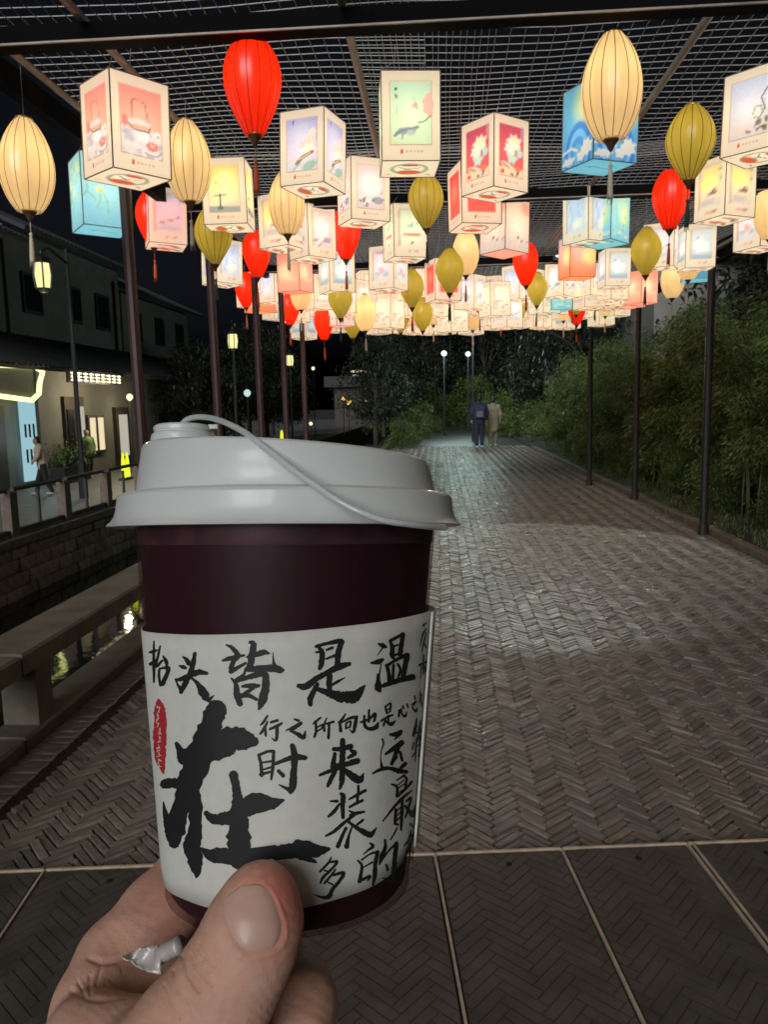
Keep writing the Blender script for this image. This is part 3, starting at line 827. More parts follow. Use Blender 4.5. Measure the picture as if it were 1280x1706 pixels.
def place_box(loc, rz, dn, label, D, dn2=None):
    far = D > 6.2
    root = empty('box_lantern', loc, rz)
    root.rotation_euler = (rng.gauss(0, .018), rng.gauss(0, .018), rz)
    tag(root, label, 'lantern', GB)
    dn2 = dn2 or dn
    for k in range(4):
        # side 0 faces -y (its right edge runs along local +x)
        o = link('side_panel', panel(dn if k in (0, 2) else dn2, far), root)
        a = k * math.pi / 2
        o.rotation_euler = (0, 0, a)
        o.location = (math.sin(a) * SW / 2, -math.cos(a) * SW / 2, SH / 2)
    o = link('bottom_panel', bottom(dn, far), root, (0, 0, 0.0)); o.rotation_euler = (R(-90), 0, 0)
    o = link('frame', FRAME_ME, root, (0, 0, SH / 2))
    hang_wires(root, ((-SW / 2, -SW / 2, SH), (SW / 2, SW / 2, SH)), 0)
    if D < 12: bulb(root, 0.80, (0, 0, SH * 0.52))
    return root

# ---- egg lanterns
KIND = {'cream': (0.275, 0.455, (236, 204, 150)), 'red': (0.275, 0.425, (250, 52, 14)), 'olive': (0.275, 0.40, (178, 156, 62))}
def egg_prof(kind, n=18):
    d, h, _ = KIND[kind]
    out = []
    for i in range(n + 1):
        t = i / n                                  # 0 bottom .. 1 top
        if kind == 'cream': r = 0.5 * d * max(0, (math.sin(math.pi * (0.09 + 0.86 * t ** 0.95))) ** 0.62)
        elif kind == 'red': r = 0.5 * d * max(0, (math.sin(math.pi * (0.075 + 0.80 * t ** 1.22 ) )) ** 0.72)
        else: r = 0.5 * d * max(0, (math.sin(math.pi * (0.06 + 0.85 * t ** 1.12))) ** 0.85)
        out.append((max(r, 0.022), h * t))
    return out
NR = 14
egg_me = {}
for kind in KIND:
    d, h, c = KIND[kind]
    prof = egg_prof(kind)
    m = shade_mat(kind + '_silk', lin(c), emit={'cream': .44, 'red': .42, 'olive': .30}[kind], sheen=True, trans=.9)
    me1 = MB().lathe(prof, NR * 4, mod=lambda a, z: 0.975 + 0.028 * abs(math.sin(a * NR / 2)) ** 0.7, cap=False).mesh('shade', m, True)
    me_far = MB().lathe(prof[::3], NR, cap=False).mesh('shade', m, True)
    dk = tuple(x * 0.30 for x in lin(c)) if kind != 'red' else (0.16, 0.006, 0.003)
    rm = mat(kind + '_rib', dk, rough=.7)
    rb = MB()
    for k in range(NR):
        a = 2 * math.pi * k / NR
        rb.tube([((r * 0.979) * math.cos(a), (r * 0.979) * math.sin(a), z) for (r, z) in prof], 0.0021, 4, False)
    rme = rb.mesh('rib_cage', rm)
    cap_t = MB().lathe([(0.040, 0), (0.044, 0.004), (0.044, 0.014), (0.020, 0.022), (0.006, 0.030)], 14).mesh('top_cap', M['gold'] if kind != 'red' else M['capw'], True)
    ring = MB().lathe([(0.033, 0.0), (0.038, 0.004), (0.036, 0.010), (0.030, 0.012)], 14).mesh('ring', M['gold'], True)
    cap_b = MB().lathe([(0.003, -0.050), (0.009, -0.044), (0.016, -0.028), (0.032, -0.004), (0.034, 0.0)], 14).mesh('bottom_cap', M['capw'], True)
    tc = {'cream': (0.62, 0.55, 0.42), 'red': (0.55, 0.09, 0.02), 'olive': (0.02, 0.045, 0.035)}[kind]
    tmn = mat(kind + '_tassel', tc, rough=.8, var=.2, scale=80)
    tb = MB().tube([(0, 0, -0.05), (0.002, 0, -0.11)], 0.0022, 5)
    tb.lathe([(0.003, -0.105), (0.010, -0.112), (0.009, -0.122), (0.0065, -0.126), (0.010, -0.15), (0.0125, -0.20), (0.014, -0.245), (0.009, -0.262)][::-1], 10)
    for q in range(9):
        a = q * 0.7
        tb.tube([(0.006 * math.cos(a), 0.006 * math.sin(a), -0.13), (0.012 * math.cos(a), 0.012 * math.sin(a), -0.24), (0.013 * math.cos(a), 0.013 * math.sin(a), -0.265 - 0.012 * (q % 3))], 0.0015, 3)
    tme = tb.mesh('tassel', tmn, True)
    egg_me[kind] = (me1, me_far, rme, cap_t, ring, cap_b, tme)

def egg_lantern(kind, cx, yt, yb, label):
    d, h, c = KIND[kind]
    foot, ztop, D, dd = vsolve(cx, yt, yb, h)
    if D > 12.8: foot *= 12.8 / D; ztop = EYE.z + (ztop - EYE.z) * 12.8 / D; D = 12.8
    if foot.x > 2.75 and D > 7: k_ = 2.75 / foot.x; foot *= k_; ztop = EYE.z + (ztop - EYE.z) * k_; D *= k_
    place_egg(kind, (foot.x, foot.y, ztop - h), label, D)

def place_egg(kind, loc, label, D):
    d, h, c = KIND[kind]
    far = D > 7.0
    me1, me_far, rme, cap_t, ring, cap_b, tme = egg_me[kind]
    z = min(loc[2], ZR - h - 0.07)
    root = empty('silk_lantern', (loc[0], loc[1], z), rng.uniform(0, 6.28))
    root.rotation_euler[0] = rng.gauss(0, 0.015)
    tag(root, label, 'lantern', GE)
    link('shade', me_far if far else me1, root)
    if not far: link('rib_cage', rme, root)
    link('top_cap', cap_t, root, (0, 0, h - 0.004))
    if not far: link('ring', ring, root, (0, 0, -0.006))
    link('bottom_cap', cap_b, root, (0, 0, -0.004))
    link('tassel', tme, root)
    hang_wires(root, ((0.0, 0, h + 0.024),), 0)
    if D < 12: bulb(root, {'cream': .50, 'red': .46, 'olive': .62}[kind], (0, 0, h * .60))
    return root

boxes = [
 (178, 112, 277, 50, 97, 'pink', 'cream box lantern with pink basket and peony pictures, beside pale blue flower lantern'),
 (131, 250, 373, 22, 90, 'botan', 'pale blue box lantern painted all over with yellow flowers'),
 (243, 310, 404, 7, 66, 'snow', 'white box lantern with grey snow scene behind a red silk lantern'),
 (408, 262, 372, 80, 14, 'yellow', 'cream box lantern with yellow sky and small tower picture'),
 (358, 396, 470, 28, 48, 'bluewhite', 'white box lantern with blue picture hanging behind an olive silk lantern'),
 (536, 167, 294, 80, 40, 'purple', 'cream box lantern with lavender sky, pink lotus and slanting boat picture'),
 (478, 315, 405, 55, 38, 'boat', 'cream box lantern with yellow boat picture below the lavender lotus lantern'),
 (512, 338, 426, 24, 32, 'lilac', 'pale pink box lantern half hidden behind the yellow boat lantern'),
 (583, 253, 358, 26, 72, 'lilac', 'cream box lantern with pale pink sky and grey rocks picture'),
 (634, 118, 268, 4, 104, 'green', 'cream box lantern with pale green grey fish picture'),
 (656, 338, 427, 20, 60, 'redgreen', 'cream box lantern with pale green picture of a red fish'),
 (823, 187, 310, 62, 65, 'magenta', 'cream box lantern with crimson peony pictures on both faces'),
 (770, 266, 372, 23, 66, 'red', 'cream box lantern with plain red pictures just below the crimson peony lantern'),
 (842, 328, 416, 43, 40, 'peach', 'plain pale peach box lantern with coral underside'),
 (497, 408, 472, 46, 29, 'coral', 'plain coral pink box lantern with pale cloud patches'),
 (655, 407, 479, 45, 26, 'lotus', 'cream box lantern with lilac sky and pink lotus picture'),
 (548, 416, 485, 19, 44, 'greyblue', 'white box lantern with grey blue pictures behind a cream silk lantern'),
 (991, 120, 258, 62, 84, 'bluewave', 'bright blue box lantern with painted waves behind a cream silk lantern'),
 (983, 252, 343, 57, 56, 'bluewhite', 'white box lantern with pale blue shell pictures under the bright blue wave lantern'),
 (1020, 284, 374, 62, 37, 'cyan', 'cyan box lantern with yellow patch behind the blue shell lantern'),
 (1300, 42, 186, 85, 40, 'plum', 'large cream box lantern with plum branch on pale blue, tilted face to the path'),
 (1213, 222, 325, 58, 56, 'boat', 'cream box lantern with yellow boat pictures beside an olive silk lantern'),
 (1271, 322, 402, 42, 40, 'lotus', 'cream box lantern with purple lotus picture under the plum branch lantern'),
 (1146, 324, 397, 18, 68, 'greyblue', 'cream box lantern with grey blue picture below the red and olive silk lanterns'),
 (1126, 350, 424, 38, 5, 'snow', 'white box lantern with grey snow picture behind a red silk lantern near the hedge'),
 (1139, 394, 448, 5, 60, 'bluesky', 'sky blue box lantern with white cloud band hanging lowest by the hedge'),
 (951, 372, 441, 21, 45, 'orange', 'orange box lantern with lilac top behind an olive silk lantern'),
 (1010, 400, 463, 13, 44, 'greyblue', 'white box lantern with grey blue water picture beside the orange box lantern'),
]
far_boxes = [
 (430, 470, 518, 25, 28, 'orange'), (490, 485, 534, 30, 26, 'plain'), (508, 521, 563, 30, 22, 'greyblue'), (550, 500, 545, 22, 24, 'bluewhite'),
 (602, 492, 534, 34, 18, 'plain'), (590, 507, 547, 26, 26, 'moon'), (600, 428, 480, 8, 34, 'moon'), (650, 500, 546, 22, 28, 'green'), (680, 478, 526, 24, 22, 'plain'),
 (725, 430, 500, 18, 45, 'red'), (768, 489, 522, 25, 14, 'bluewave'), (830, 428, 474, 48, 26, 'lotus'), (895, 430, 485, 30, 18, 'greyblue'), (740, 522, 552, 22, 20, 'plain'),
 (812, 503, 540, 20, 22, 'moon'), (848, 482, 526, 22, 24, 'boat'), (890, 504, 540, 10, 30, 'plain'), (920, 466, 516, 14, 28, 'cyan'), (945, 510, 542, 20, 22, 'greyblue'),
 (985, 432, 490, 20, 20, 'snow'), (1005, 452, 497, 20, 24, 'lilac'), (1036, 442, 488, 26, 22, 'boat'), (1052, 470, 500, 20, 20, 'peach'), (700, 500, 540, 20, 20, 'coral'),
 (785, 470, 512, 22, 20, 'redgreen'), (640, 470, 512, 20, 24, 'lilac'), (530, 462, 505, 22, 20, 'plain'), (575, 470, 515, 24, 16, 'snow'), (880, 478, 518, 22, 16, 'plain'),
 (965, 488, 528, 18, 20, 'plain'), (1025, 486, 520, 16, 22, 'plain'), (1000, 505, 536, 14, 18, 'green'), (760, 450, 498, 22, 24, 'plain'), (412, 432, 486, 20, 30, 'lilac'), (715, 540, 553, 10, 10, 'plain'),
 (860, 528, 541, 8, 10, 'plain'), (1070, 455, 492, 18, 18, 'coral'), (906, 528, 542, 9, 8, 'plain'), (676, 535, 551, 10, 10, 'plain'), (560, 530, 549, 12, 10, 'plain'),
 (470, 440, 486, 24, 22, 'lotus'), (520, 440, 484, 20, 24, 'snow'), (620, 452, 496, 22, 20, 'bluewhite'), (668, 450, 494, 18, 22, 'plain'), (705, 462, 502, 22, 16, 'greyblue'), (740, 474, 512, 20, 18, 'lilac'), (765, 508, 544, 18, 20, 'plain'), (800, 492, 530, 22, 14, 'cyan'), (826, 512, 544, 14, 18, 'plain'), (870, 452, 496, 22, 20, 'yellow'), (905, 446, 490, 16, 22, 'snow'), (932, 470, 508, 20, 16, 'moon'), (955, 458, 500, 16, 20, 'plain'), (630, 520, 552, 16, 18, 'lilac'), (660, 508, 544, 20, 16, 'snow'), (690, 522, 552, 16, 14, 'plain'), (540, 470, 512, 20, 18, 'coral'), (575, 440, 482, 18, 18, 'greyblue'), (975, 470, 508, 16, 18, 'bluewhite'), (1015, 430, 474, 18, 20, 'plain'), (990, 486, 522, 16, 16, 'plain'), (720, 518, 548, 16, 16, 'green'), (785, 524, 552, 14, 14, 'plain'), (520, 500, 540, 18, 18, 'bluewhite'), (455, 478, 520, 16, 20, 'plain'), (1060, 432, 474, 16, 20, 'snow'), (845, 440, 482, 16, 20, 'plain'), (800, 452, 490, 18, 16, 'moon'),
 (455, 424, 482, 26, 24, 'bluewhite'), (522, 455, 513, 22, 28, 'moon'), (592, 464, 521, 28, 20, 'lilac'), (626, 430, 487, 14, 34, 'snow'), (690, 432, 490, 30, 20, 'plain'), (716, 470, 526, 20, 28, 'boat'), (757, 434, 491, 24, 26, 'greyblue'), (790, 456, 513, 30, 18, 'lotus'), (818, 468, 525, 18, 30, 'plain'), (866, 440, 497, 26, 22, 'bluewhite'), (906, 465, 521, 22, 26, 'plain'), (940, 428, 486, 28, 20, 'lilac'), (976, 455, 512, 18, 30, 'moon'), (1020, 440, 498, 24, 24, 'plain'), (560, 486, 542, 20, 26, 'peach'), (650, 488, 545, 26, 20, 'plain'), (845, 490, 545, 22, 22, 'snow'), (752, 496, 551, 20, 24, 'plain'),
]
eggs = [
 ('cream', 37, 200, 352, 'cream silk lantern with pale tassel over the canal side, beyond the pink peony box'),
 ('red', 250, 292, 382, 'red silk lantern with orange tassel between the blue flower box and a cream lantern'),
 ('cream', 310, 203, 336, 'cream silk lantern beside the pink peony box and above the yellow tower box'),
 ('olive', 354, 345, 440, 'olive green silk lantern partly under the yellow tower box'),
 ('red', 418, 67, 226, 'big red silk lantern with dark red tassel, highest of the red ones'),
 ('red', 426, 386, 462, 'red silk lantern beside the yellow boat box and above the coral box'),
 ('cream', 475, 258, 363, 'cream silk lantern tucked behind the lavender lotus box'),
 ('red', 575, 350, 432, 'red silk lantern hanging under the pink sky box with grey rocks'),
 ('olive', 710, 286, 376, 'olive green silk lantern directly under the green fish box'),
 ('cream', 776, 372, 449, 'cream silk lantern under the red picture box'),
 ('olive', 749, 416, 488, 'olive green silk lantern in front of the far red picture box'),
 ('red', 877, 406, 475, 'red silk lantern beside the plain peach box'),
 ('cream', 1022, 58, 233, 'large cream silk lantern in front of the bright blue wave box'),
 ('olive', 1152, 178, 300, 'large olive green silk lantern beside the yellow boat box near the hedge'),
 ('red', 1119, 286, 382, 'red silk lantern below the large olive lantern near the hedge'),
 ('cream', 1290, 262, 338, 'cream silk lantern under the plum branch box, farthest out over the hedge'),
 ('cream', 1150, 368, 427, 'cream silk lantern in front of the sky blue cloud box'),
 ('olive', 1078, 382, 458, 'olive green silk lantern hanging alone near the hedge below the cyan box'),
 ('cream', 1122, 430, 483, 'small cream silk lantern lowest in front of the bamboo'),
 ('olive', 995, 370, 421, 'olive green silk lantern under the cyan box, beside the orange box'),
 ('red', 954, 445, 498, 'red silk lantern under the orange box'),
]
far_eggs = [('red', 408, 470, 512), ('red', 482, 500, 541), ('cream', 500, 468, 516), ('cream', 568, 410, 473), ('red', 539, 526, 566), ('olive', 566, 484, 530), ('cream', 608, 507, 551),
 ('olive', 587, 530, 563), ('red', 652, 470, 511), ('olive', 686, 454, 512), ('olive', 704, 512, 551), ('olive', 667, 525, 554), ('cream', 722, 503, 541), ('olive', 750, 526, 554), ('cream', 788, 516, 550),
 ('red', 835, 500, 530), ('olive', 860, 508, 544), ('olive', 961, 492, 524), ('red', 962, 506, 541), ('olive', 895, 470, 509), ('cream', 940, 500, 534), ('red', 800, 480, 512), ('cream', 1010, 480, 516)]
for b in boxes: box_lantern(*b)
FARB = 'small far box lantern in the crowded cluster at the end of the pergola'
FL = {'plain': 'small far cream box lantern in the crowded cluster at the end of the pergola', 'orange': 'small far orange box lantern at the edge of the crowded cluster', 'greyblue': 'small far white box lantern with grey blue picture in the crowded cluster', 'bluewhite': 'small far white box lantern with blue picture in the crowded cluster', 'moon': 'small far cream box lantern with round yellow moon in the crowded cluster', 'green': 'small far box lantern with pale green picture in the crowded cluster', 'red': 'far box lantern with bright red picture behind an olive silk lantern', 'bluewave': 'small far bright blue box lantern in the crowded cluster', 'lotus': 'far box lantern with pink lotus picture below the plain peach box', 'boat': 'small far cream box lantern with yellow boat picture in the crowded cluster', 'cyan': 'small far pale cyan box lantern in the crowded cluster', 'snow': 'small far white box lantern with grey picture in the crowded cluster', 'lilac': 'small far pale pink box lantern in the crowded cluster', 'peach': 'small far plain peach box lantern in the crowded cluster', 'coral': 'small far coral box lantern in the crowded cluster', 'yellow': 'small far cream box lantern with yellow tower picture in the crowded cluster', 'redgreen': 'small far box lantern with red fish picture in the crowded cluster'}
for (ex, yt, yb, a, b, dn) in far_boxes: 
    if yb - yt < 55: yt = yb - min(max((yb - yt) * 1.15, 42), 56)
    box_lantern(ex, yt, yb, a, b, dn, FL[dn])
for e in eggs: egg_lantern(*e)
for (k, cx, yt, yb) in far_eggs:
  if yb - yt < 60: yt = yb - min(max((yb - yt) * 1.35, 49), 62)
  egg_lantern(k, cx, yt, yb, {'red': 'small far red silk lantern in the crowded cluster', 'olive': 'small far olive silk lantern in the crowded cluster', 'cream': 'small far cream silk lantern in the crowded cluster'}[k])
# the rows go on over and behind the viewer
back = [('box', -1.2, 1.2, 'boat'), ('egg', 0.6, 1.1, 'red'), ('box', 1.9, 1.2, 'purple'), ('egg', -0.3, 0.7, 'cream'), ('box', 0.9, 0.3, 'green'), ('box', -1.5, -0.2, 'moon'), ('egg', 2.3, -0.1, 'cream'), ('box', 0.0, -0.9, 'plain'), ('egg', -0.9, -1.3, 'olive'), ('box', 1.5, -1.2, 'yellow'), ('box', -1.4, -2.1, 'snow'), ('egg', 0.5, -2.2, 'cream'), ('box', 1.2, -3.0, 'lilac'), ('box', -0.4, -3.3, 'boat'), ('egg', -1.6, -3.4, 'red'), ('box', 2.4, -2.4, 'bluewhite'), ('box', 0.4, -4.4, 'plain'), ('box', -1.3, -4.6, 'moon'), ('box', 1.9, -4.5, 'pink')]
for (k, x, y, dn) in back:
    if k == 'box': place_box((x, y, rng.uniform(2.5, 2.68)), rng.uniform(0, 1.5), dn, 'box lantern of the row that goes on overhead, out of the picture', 9.5)
    else: place_egg(dn, (x, y, rng.uniform(2.5, 2.65)), 'silk lantern of the row that goes on overhead, out of the picture', 9.5)
# ================================================================== PLANTS
def leaf_cloud(n, sampler, length, width, droop, seed, dens=None):
    """n narrow leaves (folded quads) around sampled points"""
    r = np.random.default_rng(seed)
    P = sampler(n, r)
    az = r.uniform(0, 2 * np.pi, n); el = -droop + r.normal(0, .65, n)
    L = length * r.uniform(.6, 1.35, n); Wd = width * r.uniform(.7, 1.3, n)
    d = np.stack([np.cos(az) * np.cos(el), np.sin(az) * np.cos(el), np.sin(el)], 1)
    s = np.stack([-np.sin(az), np.cos(az), r.normal(0, .5, n)], 1); s /= np.linalg.norm(s, axis=1)[:, None]
    a = P; b = P + d * (L * .45)[:, None] + s * (Wd / 2)[:, None]; c = P + d * L[:, None] - np.array([0, 0, 1]) * (L * .18)[:, None]; e = P + d * (L * .45)[:, None] - s * (Wd / 2)[:, None]
    v = np.stack([a, b, c, e], 1).reshape(-1, 3)
    f = np.arange(4 * n).reshape(n, 4)
    t = np.clip(r.normal(1.0, .30, n), .3, 2.2)
    # whole sprays are older or younger
    g = np.sin(P[:, 0] * 7.3 + 2 * np.sin(P[:, 2] * 5.1)) * np.sin(P[:, 1] * 6.1 + P[:, 2] * 3.7)
    t = t * (1 + .45 * g)
    hue = r.normal(0, .12, n)
    tone = np.stack([t * (1 + hue + .08), t, t * (1 - hue) * .9], 1)
    return v, f, tone

def leaf_mesh(name, parts, m):
    v, f, t = [], [], []; k = 0
    for (a, b, c) in parts:
        v.append(a); f.append(b + k); t.append(c); k += len(a)
    me = bpy.data.meshes.new(name)
    me.from_pydata(np.concatenate(v).tolist(), [], np.concatenate(f).tolist())
    me.materials.append(m); set_tone(me, np.concatenate(t)); me.update()
    return me

def clumps(cs, spread, flat=1.0):
    cs = np.array(cs)
    def f(n, r):
        i = r.integers(0, len(cs), n)
        return cs[i] + r.normal(0, 1, (n, 3)) * np.array([spread, spread, spread * flat])
    return f

# bamboo: arching culms that carry rounded, drooping plumes of leaves
def bamboo(seed, h, nculm, spread, nleaf):
    r = random.Random(seed); cs = []; culm = MB(); plumes = []
    for k in range(nculm):
        a = r.uniform(0, 6.28); b = r.uniform(0, spread * .45)
        base = Vector((math.cos(a) * b, math.sin(a) * b, 0)); az = r.uniform(0, 6.28); lean = r.uniform(.25, .75) * h * .42; hh = h * r.uniform(.62, 1.05)
        pts = []
        for i in range(9):
            t = i / 8
            pts.append(base + Vector((math.cos(az) * lean * t ** 2.2, math.sin(az) * lean * t ** 2.2, hh * (t - .16 * t ** 3))))
        culm.tube(pts, [.013 * (1 - .75 * i / 8) for i in range(9)], 5)
        for i in (3, 5, 6, 8):
            if r.random() < .9:
                p = pts[i]; plumes.append((p + Vector((r.gauss(0, .22), r.gauss(0, .22), r.gauss(-.10, .12))), r.uniform(.17, .36)))
    g = np.random.default_rng(seed)
    per = nleaf // len(plumes); P = []; D = []; T = []
    for (c, rad) in plumes:
        u = g.normal(0, 1, (per, 3)); u[:, 2] = np.abs(u[:, 2]) * 1.1 - .35; u /= np.linalg.norm(u, axis=1)[:, None]
        rr_ = rad * (g.random(per) ** .35)
        pos = np.array(c) + u * rr_[:, None] * np.array([1.15, 1.15, .8])
        # sprays: leaves hang in strings below the shell
        pos[:, 2] -= g.random(per) ** 2 * rad * .9
        d = u * np.array([1, 1, .25]) + np.array([0, 0, -.75]) + g.normal(0, .38, (per, 3)); d /= np.linalg.norm(d, axis=1)[:, None]
        P.append(pos); D.append(d); T.append(np.full(per, g.uniform(.55, 1.35)) * np.clip(g.normal(1, .28, per), .35, 2))
    P, D, T = np.concatenate(P), np.concatenate(D), np.concatenate(T); n = len(P)
    L = .085 * g.uniform(.6, 1.4, n); Wd = .015 * g.uniform(.7, 1.3, n)
    sd2 = np.cross(D, g.normal(0, 1, (n, 3))); sd2 /= np.linalg.norm(sd2, axis=1)[:, None] + 1e-9
    mid = P + D * (L * .42)[:, None]
    v = np.stack([P, mid + sd2 * (Wd / 2)[:, None], P + D * L[:, None], mid - sd2 * (Wd / 2)[:, None]], 1).reshape(-1, 3)
    hue = g.normal(0, .10, n)
    tone = np.stack([T * (1 + hue + .05), T, T * (1 - hue) * .9], 1)
    return culm.mesh('culms', M['culm'], True), leaf_mesh('foliage', [(v, np.arange(4 * n).reshape(n, 4), tone)], M['leaf'])
bam = [bamboo(3 + i, (2.5, 3.0, 2.8)[i], 13, 1.3, 24000) for i in range(3)]

def shrub(seed, h, w, nleaf):
    r = random.Random(seed); cs = []; st = MB()
    for k in range(64):
        a = r.uniform(0, 6.28); u = r.random() ** .5; z = h * (0.12 + .86 * r.random())
        rad = w * (1 - .65 * (z / h) ** 2.2) * u
        c = Vector((math.cos(a) * rad, math.sin(a) * rad, z)); cs.append(tuple(c))
        if k % 5 == 0: st.tube([(0, 0, 0), tuple(c * .55 + Vector((0, 0, .06))), tuple(c)], [.012, .007, .003], 4)
    return st.mesh('stems', M['bark'], True), leaf_mesh('foliage', [leaf_cloud(nleaf, clumps(cs, .085), .062, .024, .2, seed)], M['leaf2'])
shr = [shrub(21, 1.35, .72, 8000), shrub(22, 1.0, .65, 6500)]

def plant(name, label, cat, meshes, loc, rz, s, grp, nm=('culms', 'foliage')):
    root = empty(name, loc, rz); root.scale = (s, s, s)
    tag(root, label, cat, grp)
    link(nm[0], meshes[0], root); link(nm[1], meshes[1], root)
    return root
for i, (x, y, s, k, rz) in enumerate([(4.45, 8.2, 1.0, 0, .3), (4.05, 9.7, 1.0, 1, 2.0), (4.3, 11.3, .98, 2, 4.1), (4.0, 13.0, 1.02, 0, 1.2), (4.25, 14.8, 1.0, 1, 5.0), (3.95, 16.8, 1.05, 2, 2.8), (4.2, 19.0, 1.1, 0, 3.6), (4.1, 21.6, 1.1, 1, .9), (4.0, 24.5, 1.1, 2, 1.9), (5.4, 9.4, 1.15, 2, .5), (5.5, 12.3, 1.2, 0, 2.2), (5.6, 15.6, 1.2, 1, 4.4), (5.4, 7.0, 1.05, 1, 1.0)]):
    plant('bamboo_clump', 'drooping bamboo clump in the dense hedge along the right hand kerb', 'bamboo', bam[k], (x, y, 0.0), rz, s, 'bamboo clumps of the hedge')
for i, (x, y, s, k, rz) in enumerate([(4.15, 7.25, 1.15, 0, .3), (3.95, 8.55, .75, 1, 1.4), (4.75, 6.4, 1.3, 0, 2.2), (3.75, 10.4, .62, 1, 3.0), (3.7, 12.2, .6, 1, .4), (3.65, 14.2, .62, 0, 2.6), (3.7, 15.9, .6, 1, 4.0), (3.6, 18.0, .7, 0, 1.0), (3.6, 20.3, .7, 1, 2.0), (3.6, 22.8, .75, 0, 3.0)]):
    plant('shrub', 'small leafy shrub at the foot of the bamboo hedge by the kerb', 'shrub', shr[k], (x, y, 0.0), rz, s, 'low shrubs along the hedge', ('stems', 'foliage'))
# short weeds on the verge
r = np.random.default_rng(5)
def vs(n, r): return np.stack([r.uniform(3.13, 3.9, n), r.uniform(5, 22, n), np.full(n, .02)], 1)
gv, gf, gt = leaf_cloud(9000, vs, .07, .007, -1.1, 5)
go = link('verge_grass', leaf_mesh('verge_grass', [(gv, gf, gt)], M['leaf2'])); tag(go, 'short thin grass and weeds on the verge by the kerb', 'grass', kind='stuff')

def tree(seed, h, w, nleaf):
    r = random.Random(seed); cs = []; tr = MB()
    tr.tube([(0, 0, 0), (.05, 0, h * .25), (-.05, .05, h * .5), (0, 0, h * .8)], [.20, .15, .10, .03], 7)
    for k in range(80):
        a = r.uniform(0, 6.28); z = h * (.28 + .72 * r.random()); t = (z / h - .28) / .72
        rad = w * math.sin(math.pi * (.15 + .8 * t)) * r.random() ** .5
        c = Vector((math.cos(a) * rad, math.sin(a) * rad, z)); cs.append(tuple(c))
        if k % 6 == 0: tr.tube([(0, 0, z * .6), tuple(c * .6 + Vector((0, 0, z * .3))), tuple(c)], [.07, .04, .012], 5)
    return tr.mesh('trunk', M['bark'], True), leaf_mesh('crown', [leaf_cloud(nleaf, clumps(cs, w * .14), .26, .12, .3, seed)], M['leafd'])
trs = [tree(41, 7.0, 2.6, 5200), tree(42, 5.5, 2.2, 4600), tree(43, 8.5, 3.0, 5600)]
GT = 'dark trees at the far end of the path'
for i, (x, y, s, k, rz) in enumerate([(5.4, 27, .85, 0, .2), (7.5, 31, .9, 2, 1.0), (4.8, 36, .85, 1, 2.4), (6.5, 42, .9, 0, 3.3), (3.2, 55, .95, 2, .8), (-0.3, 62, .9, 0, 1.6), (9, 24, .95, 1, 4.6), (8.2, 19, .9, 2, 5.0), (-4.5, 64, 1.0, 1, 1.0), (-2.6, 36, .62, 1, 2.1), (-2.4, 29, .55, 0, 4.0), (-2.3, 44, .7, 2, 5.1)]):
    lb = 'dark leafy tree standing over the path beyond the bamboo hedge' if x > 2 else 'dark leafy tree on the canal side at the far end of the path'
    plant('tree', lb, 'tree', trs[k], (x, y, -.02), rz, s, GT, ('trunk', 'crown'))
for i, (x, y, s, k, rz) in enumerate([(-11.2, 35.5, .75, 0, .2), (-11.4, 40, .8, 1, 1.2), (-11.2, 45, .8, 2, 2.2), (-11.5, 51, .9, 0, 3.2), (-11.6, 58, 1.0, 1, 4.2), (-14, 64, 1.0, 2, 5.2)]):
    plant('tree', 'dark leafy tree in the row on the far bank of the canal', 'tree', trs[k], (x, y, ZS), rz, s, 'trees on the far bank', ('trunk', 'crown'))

for i, (x, y, s, k, rz) in enumerate([(-1.6, 50, 2.4, 0, .1), (0.4, 52, 2.2, 1, 1.1), (2.2, 51, 2.5, 0, 2.1), (4.2, 49, 2.4, 1, 3.1), (6.2, 47, 2.6, 0, 4.1), (8.5, 45, 2.6, 1, .5), (3.9, 40, 1.6, 0, .9), (3.9, 33, 1.4, 1, 1.9), (4.1, 29, 1.3, 0, 2.9), (11, 44, 2.8, 0, 1.7), (-3.4, 51, 2.4, 1, 2.7), (-1.35, 26, .9, 0, .3), (-1.25, 29, 1.0, 1, 1.3), (-1.1, 32.5, 1.1, 0, 2.3), (-.9, 36, 1.2, 1, 3.3), (-.8, 40, 1.3, 0, 4.3), (2.7, 34, 1.2, 1, 1.3), (2.5, 38, 1.3, 0, 2.1), (2.3, 43, 1.5, 1, .3)]):
    plant('shrub', 'dark bush closing off the far end of the path', 'shrub', shr[k], (x, y, -.3), rz, s, 'bushes at the end of the path', ('stems', 'foliage'))

